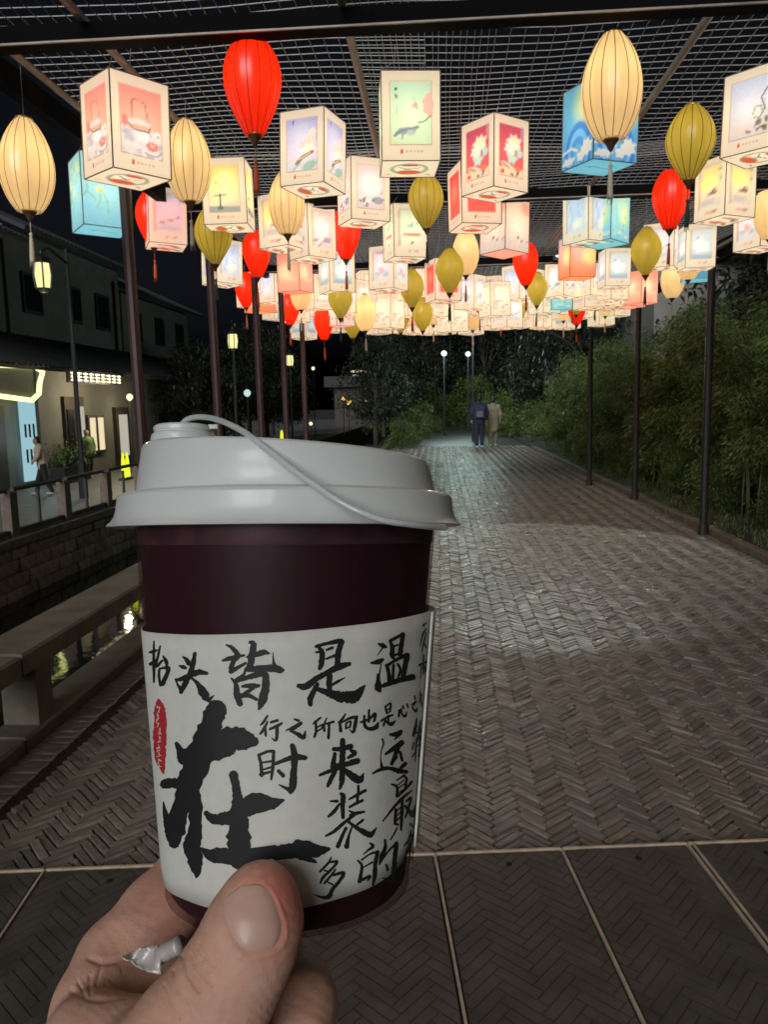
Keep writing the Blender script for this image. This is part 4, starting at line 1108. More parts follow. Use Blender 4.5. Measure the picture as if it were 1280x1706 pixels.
# ================================================================== HOUSES ON THE FAR BANK
M['shopglow'] = glow('lit_shop_interior', (1.0, .82, .50), 0.9)
M['signglow'] = glow('lit_sign_characters', (1.0, .86, .55), 2.2)
M['blueglow'] = glow('lit_blue_poster', (.42, .72, .80), .75)
M['neon'] = glow('yellow_neon', (.90, .92, .34), 2.2)
M['screen'] = glow('lit_window_pane', (.85, .80, .66), .55)
def part(name, c, s, m, parent): return MB().box(c, s).build(name, m, parent)
def window(parent, y, z, w, h, pane, x=0.0):
    f = part('window', (x + .05, y, z), (.08, w + .16, h + .16), M['wood'], parent)
    n = max(1, round(w / .55))
    for i in range(n):
        part('pane', (x + .10, y - w / 2 + w * (i + .5) / n, z), (.03, w / n - .07, h - .06), pane, f)
    return f
def roof_tiles(parent, x0, z0, x1, z1, y0, y1, name='roof'):
    """sloping roof with rows of round cover tiles"""
    mb = MB()
    dx, dz = x1 - x0, z1 - z0
    n = Vector((-dz, 0, dx)).normalized() * (1 if dx > 0 else -1)
    mb.v += [(x0, y0, z0), (x1, y0, z1), (x1, y1, z1), (x0, y1, z0)] + [(x0 + n.x * -.12, y0, z0 + n.z * -.12), (x1 + n.x * -.12, y0, z1 + n.z * -.12), (x1 + n.x * -.12, y1, z1 + n.z * -.12), (x0 + n.x * -.12, y1, z0 + n.z * -.12)]
    mb.f += [(0, 1, 2, 3), (7, 6, 5, 4), (0, 4, 5, 1), (1, 5, 6, 2), (2, 6, 7, 3), (3, 7, 4, 0)]
    ro = mb.build(name, M['tile'], parent)
    y = y0 + .12
    me = MB().tube([(x0, 0, z0 + .02), (x1, 0, z1 + .02)], .07, 6).mesh('tile_row', M['tile'])
    while y < y1:
        link('tile_row', me, ro, (0, y, 0)); y += .30
    return ro

XH = -13.2
def house(label, y0, y1, zup, parts):
    root = empty('house', (XH, (y0 + y1) / 2, ZS)); tag(root, label, 'house', 'white houses along the far street')
    L = y1 - y0
    part('ground_floor_wall', (-2.0, 0, 1.95), (3.9, L, 3.9), M['white_wall'], root)
    part('upper_wall', (-2.6, 0, (zup + 3.9) / 2 + .01), (3.6, L - .04, zup - 3.9), M['white_wall'], root)
    roof_tiles(root, 1.15, 3.75, -.9, 4.95, -L / 2, L / 2, 'eave_roof')
    roof_tiles(root, 0.1, zup - .15, -3.4, zup + 1.5, -L / 2 - .2, L / 2 + .2, 'roof')
    parts(root, L)
    return root
def h1(root, L):
    # shop with lit front, sign and posters
    part('door', (.02, -2.2, 1.45), (.10, 1.5, 2.9), M['wood'], root)
    part('poster', (.09, -1.85, 1.75), (.03, .6, 1.6), M['screen'], root); part('poster', (.09, -2.6, 1.7), (.03, .5, 1.5), M['glassd'], root)
    part('door_frame', (.03, 1.9, 1.25), (.14, 1.3, 2.5), M['wood'], root)
    part('poster', (.12, 1.9, 1.35), (.03, .8, 1.7), M['screen'], root)
    for y in (-.9, -.2): window(root, y * 1.0, 1.5, .5, 1.3, M['shopglow'])
    s = part('sign_board', (1.25, -2.9, 3.52), (.08, 4.2, .42), M['wood'], root)
    rr = random.Random(4)
    for i in range(9):
        g = MB(); cy = -2.9 - 1.8 + i * .45
        for q in range(3): g.box((1.31, cy, 3.40 + q * .11), (.02, .30, .045))
        g.box((1.312, cy + rr.uniform(-.08, .08), 3.51), (.018, .045, .30))
        g.build('sign_character', M['signglow'], s)
    window(root, -3.0, 6.4, 1.1, 1.2, M['glassd'], -.80); window(root, 2.6, 6.4, 1.1, 1.3, M['glassd'], -.80); window(root, .2, 6.4, .7, 1.2, M['glassd'], -.80)
    part('downpipe', (-.72, 3.8, 6.4), (.09, .09, 2.9), M['wood'], root)
def h2(root, L):
    part('blue_display', (.06, 3.55, 1.5), (.06, .9, 2.6), M['blueglow'], root)
    for q in range(6): part('print_mark', (.10, 3.3 + (q % 3) * .25, 1.0 + (q // 3) * .8), (.02, .09, .42), M['glassd'], root)
    part('dark_door', (.04, 1.4, 1.3), (.08, 1.6, 2.6), M['wood'], root)
    nb = MB(); 
    pts = [(.5, .8, 3.75), (.5, 3.4, 3.8), (.5, 3.9, 3.65), (.5, 3.65, 3.3), (.5, 3.55, 2.95), (.5, 3.1, 2.75), (.5, .8, 2.9)]
    nb.tube(pts, .08, 6); nb.build('neon_outline', M['neon'], root)
    part('neon_board', (.42, 2.1, 3.3), (.06, 2.6, .8), M['white_wall'], root)
    window(root, -1.0, 6.2, 1.2, 1.1, M['glassd'], -.80); window(root, 2.0, 6.2, 1.2, 1.1, M['glassd'], -.80)
def h3(root, L):
    for y in (-2.6, 0, 2.6): window(root, y, 1.4, .9, 1.4, M['glassd'])
    for y in (-3, 0, 3): window(root, y, 6.2, 1.0, 1.2, M['glassd'], -.80)
    part('door', (.04, 1.3, 1.1), (.08, 1.0, 2.2), M['wood'], root)
house('white house with blue lit shop display and yellow neon outline', 16.0, 24.6, 8.0, h2)
house('white two storey house with a lit characters sign over its shop', 24.8, 33.8, 8.4, h1)
house('dark two storey house past the shop with the lit sign', 34, 43, 7.6, h3)
# lamps of the shops light their fronts
def lamp(name, loc, power, color, parent=None, size=.1):
    d = bpy.data.lights.new(name, 'POINT'); d.energy = power; d.color = color; d.shadow_soft_size = size
    o = bpy.data.objects.new(name, d); COL.objects.link(o); o.location = loc
    if parent is not None: o.parent = parent
    return o
lamp('shop_sign_light', (XH + 1.6, 27.0, ZS + 3.0), 190, (1, .84, .55))
lamp('shop_sign_light', (XH + 1.2, 30.6, ZS + 2.4), 50, (1, .84, .55))
lamp('blue_shop_light', (XH + 1.0, 23.4, ZS + 1.6), 22, (.55, .85, 1))

# low planter, potted bush and glowing garden markers on the far street
pb = empty('planter', (XH + .6, 25.4, ZS)); tag(pb, 'dark planter box with clipped green bush in front of the lit shop', 'planter')
MB().cbox((0, 0, .28), (.5, 1.9, .56), .03).build('trough', M['wood'], pb)
o = link('bush', leaf_mesh('bush', [leaf_cloud(1600, lambda n, r: np.stack([r.normal(0, .18, n), r.uniform(-.9, .9, n), .6 + np.abs(r.normal(0, .30, n))], 1), .12, .06, .1, 8)], M['leaf2']), pb)
M['marker'] = glow('yellow_green_marker', (.72, .85, .03), 1.3)
def marker(px, py, X, label):
    p = atx(px, py, X)
    root = empty('light_marker', (p.x, p.y, p.z)); tag(root, label, 'light', 'glowing yellow green markers')
    for q, dy in enumerate((-.14, .16)):
        MB().lathe([(.06, 0), (.075, .05), (.055, .5), (.02, .72)], 8, (0, dy, 0)).build('glow_tube', M['marker'], root)
    MB().box((0, 0, -.04), (.2, .6, .08)).build('base', M['rail'], root)
marker(210, 795, XB - .9, 'pair of glowing yellow green tubes standing on the far bank')
marker(470, 738, XB - .6, 'small glowing yellow green tubes far along the far bank')

# ================================================================== LAMPS
M['lampglow'] = glow('lamp_glass_glow', (1.0, .88, .36), 1.25)
def street_lamp(px, ytop, ybot, X, label, armx=-1.2, arm=True, glowm='lampglow', power=14, color=(1, .88, .55)):
    p = atx(px, (ytop + ybot) / 2, X) if X < 0 else aty(px, (ytop + ybot) / 2, X)
    scl = p.y / 18.0
    root = empty('street_lamp', (p.x, p.y, ZS)); tag(root, label, 'street lamp', 'lantern street lamps along the canal')
    zc = p.z - ZS; h = .60
    w = h * .72
    # hexagonal lantern with bars, cap and base
    MB().lathe([(w * .42, zc - h / 2), (w * .52, zc), (w * .46, zc + h / 2)], 6).build('glass', M[glowm], root)
    bars = MB()
    for k in range(6):
        a = k * math.pi / 3
        bars.tube([(math.cos(a) * w * .44, math.sin(a) * w * .44, zc - h / 2), (math.cos(a) * w * .54, math.sin(a) * w * .54, zc), (math.cos(a) * w * .48, math.sin(a) * w * .48, zc + h / 2)], .022, 4)
    bars.build('bars', M['lamp_metal'], root)
    MB().lathe([(w * .62, zc + h / 2), (w * .40, zc + h * .72), (w * .08, zc + h * .9), (.01, zc + h * 1.05)], 6).build('cap', M['lamp_metal'], root)
    MB().lathe([(w * .2, zc - h * .68), (w * .46, zc - h / 2)], 6).build('holder', M['lamp_metal'], root)
    if arm:
        q = (0.0, armx, 0)
        MB().tube([(0, 0, zc + h), (0, armx * .3, zc + h * 1.25), (0, armx, zc + h * .9)], .035, 6).build('arm', M['lamp_metal'], root)
        MB().tube([(0, armx, 0), (0, armx, 1.0), (0, armx, 1.02), (0, armx, zc + h * 1.5)], [.13, .12, .075, .05], 8).build('pole', M['lamp_metal'], root)
    else:
        MB().tube([(0, 0, 0), (0, 0, zc - h * .6)], [.09, .05], 8).build('pole', M['lamp_metal'], root)
    if power: lamp('lamp_bulb', (0, 0, zc - h * .9), power, color, root, .15)
    return root
street_lamp(71, 440, 480, -9.9, 'tall street lamp with lit square lantern on an arm in front of the white house', armx=1.35, power=6)
street_lamp(388, 558, 580, -9.0, 'lit street lamp far along the canal in front of the dark trees', arm=False, power=3)
street_lamp(483, 594, 608, -9.0, 'small lit street lamp farther along the canal past the first tree', arm=False, power=2)
M['cool'] = glow('cool_lamp_glow', (.80, 1.0, .98), 1.4)
def cool_lamp(px, py, Y, label, power):
    p = aty(px, py, Y)
    root = empty('path_lamp', (p.x, p.y, 0)); tag(root, label, 'lamp', 'cool white lamps at the end of the path')
    MB().lathe([(.03, -.13), (.11, -.08), (.14, 0), (.11, .08), (.03, .13)], 10, (0, 0, p.z)).build('globe', M['cool'], root, True)
    MB().tube([(0, 0, 0), (0, 0, p.z - .12)], [.05, .03], 8).build('pole', M['lamp_metal'], root)
    lamp('lamp_bulb', (0, -.7, p.z - .10), power, (.72, 1.0, .95), root, .18)
cool_lamp(740, 589, 36, 'cool white globe lamp standing alone where the path narrows', 190)
cool_lamp(780, 590, 40, 'cool white globe lamp over the two walkers', 120)
cool_lamp(788, 553, 30, 'cool white globe lamp just below the lantern cluster', 360)

# far waterside pavilion with lit eaves and scattered lit windows
pv = aty(610, 620, 90)
root = empty('pavilion', (pv.x, pv.y, ZS)); tag(root, 'distant pavilion with a lit roof edge at the end of the canal', 'pavilion')
MB().box((0, 0, 2), (7, 4, 4.6)).build('wall', M['wood'], root)
MB().box((0, -2.2, pv.z - ZS), (3.0, .2, .22)).build('lit_eave', M['shopglow'], root)
for dx in (-1.0, .3, .9): MB().box((dx, -2.15, pv.z - ZS - .6), (.7, .1, .5)).build('lit_window', M['screen'], root)
MB().prism([(-4.5, -3), (4.5, -3), (3, 3), (-3, 3)], 4.4, 5.6).build('roof', M['tile'], root)
M['spot_w'] = glow('far_warm_light', (1, .78, .42), 1.8); M['spot_c'] = glow('far_cool_light', (.62, .86, .84), .9); M['spot_o'] = glow('far_orange_light', (1, .55, .12), 1.5)
for i, (px, py, Y, m, s) in enumerate([(522, 614, 55, 'spot_w', .12), (412, 655, 34, 'spot_c', .16), (572, 665, 60, 'spot_o', .16), (581, 670, 60, 'spot_o', .22), (609, 668, 62, 'spot_w', .11), (603, 637, 70, 'spot_w', .12), (518, 706, 40, 'spot_w', .09), (225, 660, 30, 'spot_c', .05), (638, 653, 60, 'spot_c', .10), (216, 662, 28.5, 'spot_w', .13), (655, 664, 58, 'marker', .2)]):
    p = aty(px, py, Y)
    root = empty('garden_light', (p.x, p.y, ZS if p.x < -2 else 0)); b = p.z - root.location.z
    tag(root, {'spot_w': 'tiny warm point lamp on a thin stake in the far dark', 'spot_c': 'tiny cool point lamp on a thin stake in the far dark', 'spot_o': 'tiny orange point lamp on a thin stake in the far dark', 'marker': 'tiny green point lamp on a thin stake in the far dark'}[m], 'light', 'tiny lights in the far dark')
    MB().lathe([(s * .3, -s), (s * .9, -s * .4), (s, 0), (s * .9, s * .5), (s * .3, s)], 8, (0, 0, b)).build('bulb', M[m], root, True)
    MB().tube([(0, 0, 0), (0, 0, b - s)], .03, 5).build('stake', M['lamp_metal'], root)

# building behind the hedge on the right
rb = empty('house', (6.9, 12.0, 0)); tag(rb, 'grey rendered building with tiled roof behind the bamboo hedge', 'house')
MB().box((1.6, 0, 2.4), (3.2, 7.4, 4.8)).build('wall', M['wall2'], rb)
MB().tube([(-.07, -1.2, .1), (-.07, -1.2, 4.5)], .06, 8).build('downpipe', M['wall2'], rb)
roof_tiles(rb, -.7, 4.5, 2.2, 6.2, -4.0, 4.0)
f = MB().box((-.03, 1.4, 2.9), (.1, 1.3, 1.3)).build('window', M['wood'], rb)
for q in (-.32, .32): MB().box((-.09, 1.4 + q, 2.9), (.03, .56, 1.16)).build('pane', M['glassd'], f)
b2 = empty('house', (6.0, 25.0, 0)); tag(b2, 'far house with a small lit lattice window above the hedge', 'house')
MB().box((2, 0, 2.6), (4, 5, 5.2)).build('wall', M['wall2'], b2)
p = aty(1002, 524, 22.4)
f = MB().box((p.x - 6.0, -2.56, p.z), (.7, .1, .75)).build('window', M['wood'], b2)
for q in range(6): MB().box((p.x - 6.0 - .2 + (q % 3) * .2, -2.63, p.z - .16 + (q // 3) * .32), (.14, .04, .24)).build('pane', M['shopglow'], f)
MB().prism([(-.5, -3), (4.5, -3), (4.5, 3), (-.5, 3)], 5.2, 5.5).build('roof', M['tile'], b2)
# ================================================================== ORGANIC SURFACES (distance fields -> surface nets)
def capsule_field(lo, st, n, segs, k):
    """smooth union of tapered capsules on a grid; segs: list of chains of (x,y,z,r)"""
    out = np.full(tuple(n), 1.0)
    for ch in segs:
        for a, b in zip(ch[:-1], ch[1:]):
            A = np.array(a[:3]); B = np.array(b[:3]); ab = B - A; l2 = float(ab @ ab) + 1e-12
            pad = max(a[3], b[3]) + 2.2 * k + 3 * st
            i0 = np.clip(np.floor((np.minimum(A, B) - pad - lo) / st).astype(int), 0, n - 1); i1 = np.clip(np.ceil((np.maximum(A, B) + pad - lo) / st).astype(int) + 1, 1, n)
            sl = tuple(slice(p, q) for p, q in zip(i0, i1))
            X, Y, Z = np.ogrid[i0[0]:i1[0], i0[1]:i1[1], i0[2]:i1[2]]
            X = lo[0] + st * X - A[0]; Y = lo[1] + st * Y - A[1]; Z = lo[2] + st * Z - A[2]
            t = np.clip((X * ab[0] + Y * ab[1] + Z * ab[2]) / l2, 0, 1)
            d = np.sqrt((X - t * ab[0]) ** 2 + (Y - t * ab[1]) ** 2 + (Z - t * ab[2]) ** 2) - (a[3] + (b[3] - a[3]) * t)
            o = out[sl]
            h = np.clip(.5 + .5 * (o - d) / k, 0, 1)
            out[sl] = o * (1 - h) + d * h - k * h * (1 - h)
    return out

def surface_nets(F, lo, st):
    """F: field sampled on a regular grid. Returns verts, quads."""
    s = F < 0
    nx, ny, nz = F.shape
    c = np.zeros((nx - 1, ny - 1, nz - 1), int)
    for dx in (0, 1):
        for dy in (0, 1):
            for dz in (0, 1): c += s[dx:nx - 1 + dx, dy:ny - 1 + dy, dz:nz - 1 + dz]
    act = (c > 0) & (c < 8)
    idx = -np.ones(act.shape, int); cells = np.argwhere(act); idx[act] = np.arange(len(cells))
    acc = np.zeros((len(cells), 3)); cnt = np.zeros(len(cells))
    corners = [(0, 0, 0), (1, 0, 0), (0, 1, 0), (1, 1, 0), (0, 0, 1), (1, 0, 1), (0, 1, 1), (1, 1, 1)]
    for a in range(8):
        for b in range(a + 1, 8):
            ca, cb = np.array(corners[a]), np.array(corners[b])
            if np.abs(ca - cb).sum() != 1: continue
            fa = F[tuple((cells + ca).T)]; fb = F[tuple((cells + cb).T)]
            m = (fa < 0) != (fb < 0)
            t = np.where(m, fa / np.where(fa - fb == 0, 1, fa - fb), 0)
            acc[m] += (ca + (cb - ca) * t[:, None])[m]; cnt[m] += 1
    V = (cells + acc / np.maximum(cnt, 1)[:, None]) * st + np.array(lo)
    quads = []
    for ax in range(3):
        o1, o2 = [(1, 2), (2, 0), (0, 1)][ax]
        n = [nx, ny, nz]
        sl = [slice(1, n[i] - 1) for i in range(3)]; sl[ax] = slice(0, n[ax] - 1)
        sa = s[tuple(sl)]; sl2 = list(sl); sl2[ax] = slice(1, n[ax]); sb = s[tuple(sl2)]
        e = np.argwhere(sa != sb)
        off = np.array([1, 1, 1]); off[ax] = 0
        E = e + off
        flip = sa[sa != sb]
        def cell(d1, d2):
            q = E.copy(); q[:, o1] -= d1; q[:, o2] -= d2; return idx[q[:, 0], q[:, 1], q[:, 2]]
        q = np.stack([cell(1, 1), cell(0, 1), cell(0, 0), cell(1, 0)], 1)
        q[~flip] = q[~flip][:, ::-1]
        quads.append(q)
    return V, np.concatenate(quads)

def organic(name, groups, st, k_in, k_out, m, post=None, pad=.02):
    """groups: list of lists of chains; chains of a group blend with k_in, groups with k_out"""
    pts = np.array([p for g in groups for ch in g for p in ch])
    lo = pts[:, :3].min(0) - pts[:, 3].max() - pad * .3; hi = pts[:, :3].max(0) + pts[:, 3].max() + pad * .3
    n = np.ceil((hi - lo) / st).astype(int) + 2
    F = None
    for g in groups:
        d = capsule_field(lo, st, n, g, k_in)
        if F is None: F = d
        else:
            h = np.clip(.5 + .5 * (F - d) / k_out, 0, 1); F = F * (1 - h) + d * h - k_out * h * (1 - h)
    V, Q = surface_nets(F, lo, st)
    me = bpy.data.meshes.new(name); me.from_pydata(V.tolist(), [], Q.tolist()); me.update()
    bm = bmesh.new(); bm.from_mesh(me)
    for _ in range(3): bmesh.ops.smooth_vert(bm, verts=bm.verts, factor=.5, use_axis_x=True, use_axis_y=True, use_axis_z=True)
    bm.to_mesh(me); bm.free()
    me.materials.append(m); me.polygons.foreach_set('use_smooth', [True] * len(me.polygons)); me.update()
    return me

# ================================================================== PEOPLE
M['skin'] = mat('skin', (0.42, 0.25, 0.17), rough=.55, sss=.15)
M['hair'] = mat('hair', (0.012, 0.010, 0.009), rough=.6)
def cloth(n, c): return mat(n, c, rough=.85, var=.2, scale=9, bump=.3, bscale=40)
def person(label, loc, rz, H, top, bottom_, pose, hat=None, bag=None, coat=False, shoes=(0.5, .5, .5)):
    s = H / 1.70
    root = empty('person', loc, rz); tag(root, label, 'person')
    hx = .085
    l = pose.get('stride', .10); sw = pose.get('lean', 0.0)
    S = lambda *p: tuple(x * s for x in p)
    fl, fr = S(-hx, -l, .06, .045), S(hx, l, .06, .045)
    kl, kr = S(-hx - .005, -l * .5 - .03, .47, .058), S(hx + .005, l * .4 - .03, .47, .058)
    hl, hr = S(-hx, 0, .88, .085), S(hx, 0, .88, .085)
    el = pose.get('armL', ((-.25, -.02, 1.12), (-.24, -.12, .88))); er = pose.get('armR', ((.25, .03, 1.12), (.24, -.05, .88)))
    shl, shr = S(-.175, sw * .5, 1.38, .06), S(.175, sw * .5, 1.38, .06)
    hd = (0, sw - .02, 1.58)
    body = [[S(-.02, 0, .9, .06), S(0, sw * .4, 1.3, .06), S(0, sw * .8, 1.44, .05), S(*hd, .05)],
            [S(hd[0], hd[1], hd[2] + .03, .088), S(hd[0], hd[1] - .015, hd[2] - .055, .062)], [S(hd[0], hd[1] - .09, hd[2], .016), S(hd[0], hd[1] - .085, hd[2] - .03, .018)],
            [shl, S(*el[0], .03), S(*el[1], .026)], [shr, S(*er[0], .03), S(*er[1], .026)],
            [hl, kl, fl], [hr, kr, fr]]
    for e in (el, er):
        x, y, z = e[1]
        for q in range(4): body.append([S(x, y, z, .026), S(x * 1.0 + .012 * (q - 1.5), y - .02 - .006 * q, z - .085 + .006 * abs(q - 1.5), .010)])
        body.append([S(x, y - .01, z, .02), S(x * .9, y - .045, z - .045, .011)])
    link('body', organic('body', [body], .016 * s, .03, .02, M['skin']), root)
    tm = cloth(label[:12] + '_top', top); bmn = cloth(label[:12] + '_bottom', bottom_)
    hem = .60 if coat else .86
    tp = [[S(0, sw * .1, hem, .16 if coat else .15), S(0, sw * .2, 1.05, .145), S(0, sw * .5, 1.30, .16), S(0, sw * .6, 1.40, .11)], [S(-.06, 0, hem + .02, .12), S(-.09, sw * .4, 1.30, .11)], [S(.06, 0, hem + .02, .12), S(.09, sw * .4, 1.30, .11)],
          [shl[:3] + (.075 * s,), S(*el[0], .06), S(*[a + (b - a) * .86 for a, b in zip(el[0], el[1])], .046)], [shr[:3] + (.075 * s,), S(*er[0], .06), S(*[a + (b - a) * .86 for a, b in zip(er[0], er[1])], .046)]]
    link('jacket' if coat else 'shirt', organic('top', [tp], .018 * s, .035, .02, tm), root)
    lg = [[S(-.055, 0, .90, .115), S(.055, 0, .90, .115)], [hl[:3] + (.105 * s,), kl[:3] + (.078 * s,), (fl[0], fl[1], .10 * s, .062 * s)], [hr[:3] + (.105 * s,), kr[:3] + (.078 * s,), (fr[0], fr[1], .10 * s, .062 * s)]]
    link('trousers', organic('trousers', [lg], .018 * s, .03, .02, bmn), root)
    link('hair', organic('hair', [[[S(hd[0], hd[1] + .02, hd[2] + .055, .088), S(hd[0], hd[1] + .045, hd[2] - .01, .078)]]], .014 * s, .02, .02, M['hair'] if not hat else cloth('hat', hat)), root)
    sm_ = cloth('shoes', shoes)
    for (x, y) in ((fl[0], fl[1]), (fr[0], fr[1])):
        link('shoe', organic('shoe', [[[(x, y + .02, .045 * s, .045 * s), (x, y - .14 * s, .036 * s, .038 * s)]]], .014, .02, .02, sm_), root)
    if bag:
        b = MB().cbox((0, .20 * s, 1.17 * s), (.30 * s, .16 * s, .42 * s), .05 * s).build('backpack', cloth('bag', bag), root)
        MB().cbox((0, .295 * s, 1.09 * s), (.20 * s, .05 * s, .18 * s), .02).build('pocket', cloth('bagp', tuple(min(1, v * 2.2 + .05) for v in bag)), b)
    return root
p1 = atz(75, 824, ZS)
person('person in pale pink shirt bending forward behind the far railing', (p1.x, p1.y, ZS), R(-60), 1.68, (.62, .44, .36), (.02, .02, .022), dict(stride=.2, lean=-.10, armL=((-.30, -.1, 1.18), (-.42, -.18, 1.10)), armR=((.28, -.14, 1.14), (.22, -.26, 1.0))))
p2 = atz(149, 796, ZS)
person('person in green jacket and dark cap walking past the lit shop', (p2.x, p2.y, ZS), R(40), 1.72, (.17, .26, .11), (.02, .02, .03), dict(stride=.14), hat=(.02, .02, .02))
p3 = atz(799, 746, 0)
person('person in navy top with a backpack walking away on the brick path', (p3.x, p3.y, 0), R(180), 1.74, (.020, .022, .06), (.016, .018, .04), dict(stride=.10), bag=(.03, .03, .06))
p4 = atz(822, 743, 0)
person('person in long beige coat walking beside the backpack wearer', (p4.x, p4.y, 0), R(175), 1.66, (.26, .21, .15), (.18, .15, .11), dict(stride=.12), coat=True)
p5 = atz(722, 702, 0)
person('far person in white top at the dim end of the path', (p5.x, p5.y, 0), R(170), 1.7, (.6, .6, .58), (.03, .03, .05), dict(stride=.1))
p6 = atz(-2, 800, ZS)
person('person in black clothes by the blue lit shop display', (p6.x, p6.y, ZS), R(80), 1.72, (.012, .012, .013), (.012, .012, .014), dict(stride=.1, armL=((-.27, -.15, 1.12), (-.2, -.38, 1.05))), coat=True)

# ================================================================== CUP
DC = 0.230
CUP_O = held(481, 879, DC)
TILT = R(2.0)
cupM = Matrix.Translation(CUP_O) @ Matrix.Rotation(R(-.35), 4, 'Y') @ Matrix.Rotation(-TILT, 4, 'X')
cupI = cupM.inverted()
cup = empty('drink_cup'); cup.matrix_world = HELD @ cupM
tag(cup, 'plastic cup of dark purple drink with white lid and calligraphy sleeve held in a hand', 'cup')
HC = 0.1035
def rc(h):                      # outer radius of the cup wall, h below the rim
    return 0.0438 - (0.0438 - 0.0350) * h / HC
M['wallp'] = bpy.data.materials.new('frosted_cup_wall'); M['wallp'].use_nodes = True
nt = M['wallp'].node_tree; b = nt.nodes['Principled BSDF']; b.inputs['Base Color'].default_value = (.12, .05, .065, 1); b.inputs['Roughness'].default_value = .42; b.inputs['Specular IOR Level'].default_value = .35
tr = nt.nodes.new('ShaderNodeBsdfTransparent'); tr.inputs[0].default_value = (.85, .78, .80, 1)
mx = nt.nodes.new('ShaderNodeMixShader'); lw = nt.nodes.new('ShaderNodeLayerWeight'); lw.inputs[0].default_value = .25
mr = nt.nodes.new('ShaderNodeMapRange'); mr.inputs[3].default_value = .06; mr.inputs[4].default_value = .26
nt.links.new(lw.outputs['Facing'], mr.inputs[0]); nt.links.new(mr.outputs[0], mx.inputs[0])
nt.links.new(tr.outputs[0], mx.inputs[1]); nt.links.new(b.outputs[0], mx.inputs[2]); nt.links.new(mx.outputs[0], nt.nodes['Material Output'].inputs[0])
M['drink'] = mat('dark_purple_drink', (0.026, 0.0055, 0.011), rough=.5, spec=.3, var=.25, scale=25)
M['sleeve'] = mat('cream_paper', (0.63, 0.64, 0.585), rough=.85, var=.04, scale=300, bump=.12, bscale=900, dist=.0003)
M['ink'] = mat('black_ink', (0.012, 0.012, 0.014), rough=.6)
M['redink'] = mat('red_seal_ink', (0.42, 0.02, 0.025), rough=.7)
M['whiteink'] = mat('pale_seal_marks', (0.70, 0.60, 0.56), rough=.8)
M['lid'] = mat('white_lid_plastic', (0.66, 0.70, 0.70), rough=.36, coat=.30, bump=.10, bscale=1500, dist=.0001)
M['strap'] = mat('clear_strap', (0.72, 0.77, 0.79), rough=.15, coat=.6)
nt = M['strap'].node_tree; b = nt.nodes['Principled BSDF']; tr = nt.nodes.new('ShaderNodeBsdfTransparent'); tr.inputs[0].default_value = (.9, .95, .96, 1)
mx = nt.nodes.new('ShaderNodeMixShader'); mx.inputs[0].default_value = .62
nt.links.new(tr.outputs[0], mx.inputs[1]); nt.links.new(b.outputs[0], mx.inputs[2]); nt.links.new(mx.outputs[0], nt.nodes['Material Output'].inputs[0])
M['lid'].node_tree.nodes['Principled BSDF'].inputs['Coat Roughness'].default_value = .09
prof = [(rc(HC) - .0030, -HC + .0016), (rc(HC) - .0012, -HC), (rc(HC) + .0002, -HC + .0005), (rc(HC - .004), -HC + .004)] + [(rc(h), -h) for h in np.linspace(HC - .008, 0.0, 14)] + [(rc(0) + .0008, .001), (rc(0), .004)]
MB().lathe(prof, 96, cap=False).build('cup_wall', M['wallp'], cup, True)
dp = [(0.002, -HC + .0010), (rc(HC) - .0018, -HC + .0011), (rc(HC) - .0008, -HC + .0026)] + [(rc(h) - .0009, -h) for h in np.linspace(HC - .010, .0052, 12)] + [(rc(.0005) - .0012, -.0006), (.002, -.0006)]
MB().lathe(dp, 72).build('drink', M['drink'], cup, True)
M['air_gap_band'] = mat('pale_air_gap_band', (0.075, 0.035, 0.045), rough=.5, var=.5, scale=150)  # pale band added in place of the empty air gap below the lid
MB().lathe([(rc(.0048) - .0006, -.0048), (rc(.0040) - .0005, -.0040), (rc(.001) - .0005, -.0010), (rc(0) - .0006, .0005)], 72, cap=False).build('air_gap_band', M['air_gap_band'], cup, True)
# lid: flared skirt, step, drum, sloping top
def slope(x, z): return z - (x * .058 * max(0, min(1, (z - .0098) / .010)))
lp = [(.0440, .0002), (.0500, .0000), (.0513, .0002), (.0515, .0006), (.0505, .0014), (.0496, .0026), (.0491, .0045), (.0489, .0066), (.0487, .0083), (.0482, .0090), (.0473, .0094), (.0446, .0096), (.0438, .0100), (.0436, .0104), (.0434, .0120), (.0430, .0150), (.0425, .0180), (.0421, .0200), (.0417, .0210), (.0409, .0216), (.0396, .0217), (.0384, .0208), (.0380, .0180), (.03, .0176), (.002, .0176)]
lm = MB().lathe(lp, 128)
lm.v = [(x, y, slope(x, z)) for (x, y, z) in lm.v]
lid = lm.build('lid', M['lid'], cup, True)
lid.data.set_sharp_from_angle(angle=R(24))
# spout plug on the near left of the top, with its strap
sp_c = cupI @ held(307, 741, 0.222)
plug = MB().lathe([(.0094, -.006), (.0094, .0012), (.0091, .0026), (.0084, .0032), (.0083, .0036), (.0086, .0037), (.0086, .0048), (.0080, .0053), (.002, .0052)], 40, (sp_c.x, sp_c.y, sp_c.z))
po = plug.build('spout_plug', M['lid'], lid, True); po.data.set_sharp_from_angle(angle=R(30))
tabp = cupI @ held(356, 716, 0.220)
MB().box((tabp.x, tabp.y, tabp.z + .0008), (.0026, .002, .0012)).build('plug_tab', M['lid'], lid)
sp = [(303, 716, .221), (306, 704, .220), (317, 697, .2185), (338, 695, .2145), (364, 700, .2065), (394, 713, .1970), (425, 733, .1888), (460, 760, .1853), (500, 791, .1826), (540, 819, .1805), (570, 838, .1790), (600, 853, .1782), (640, 867, .1786), (680, 873, .1816), (715, 877, .1870), (742, 879, .1945)]
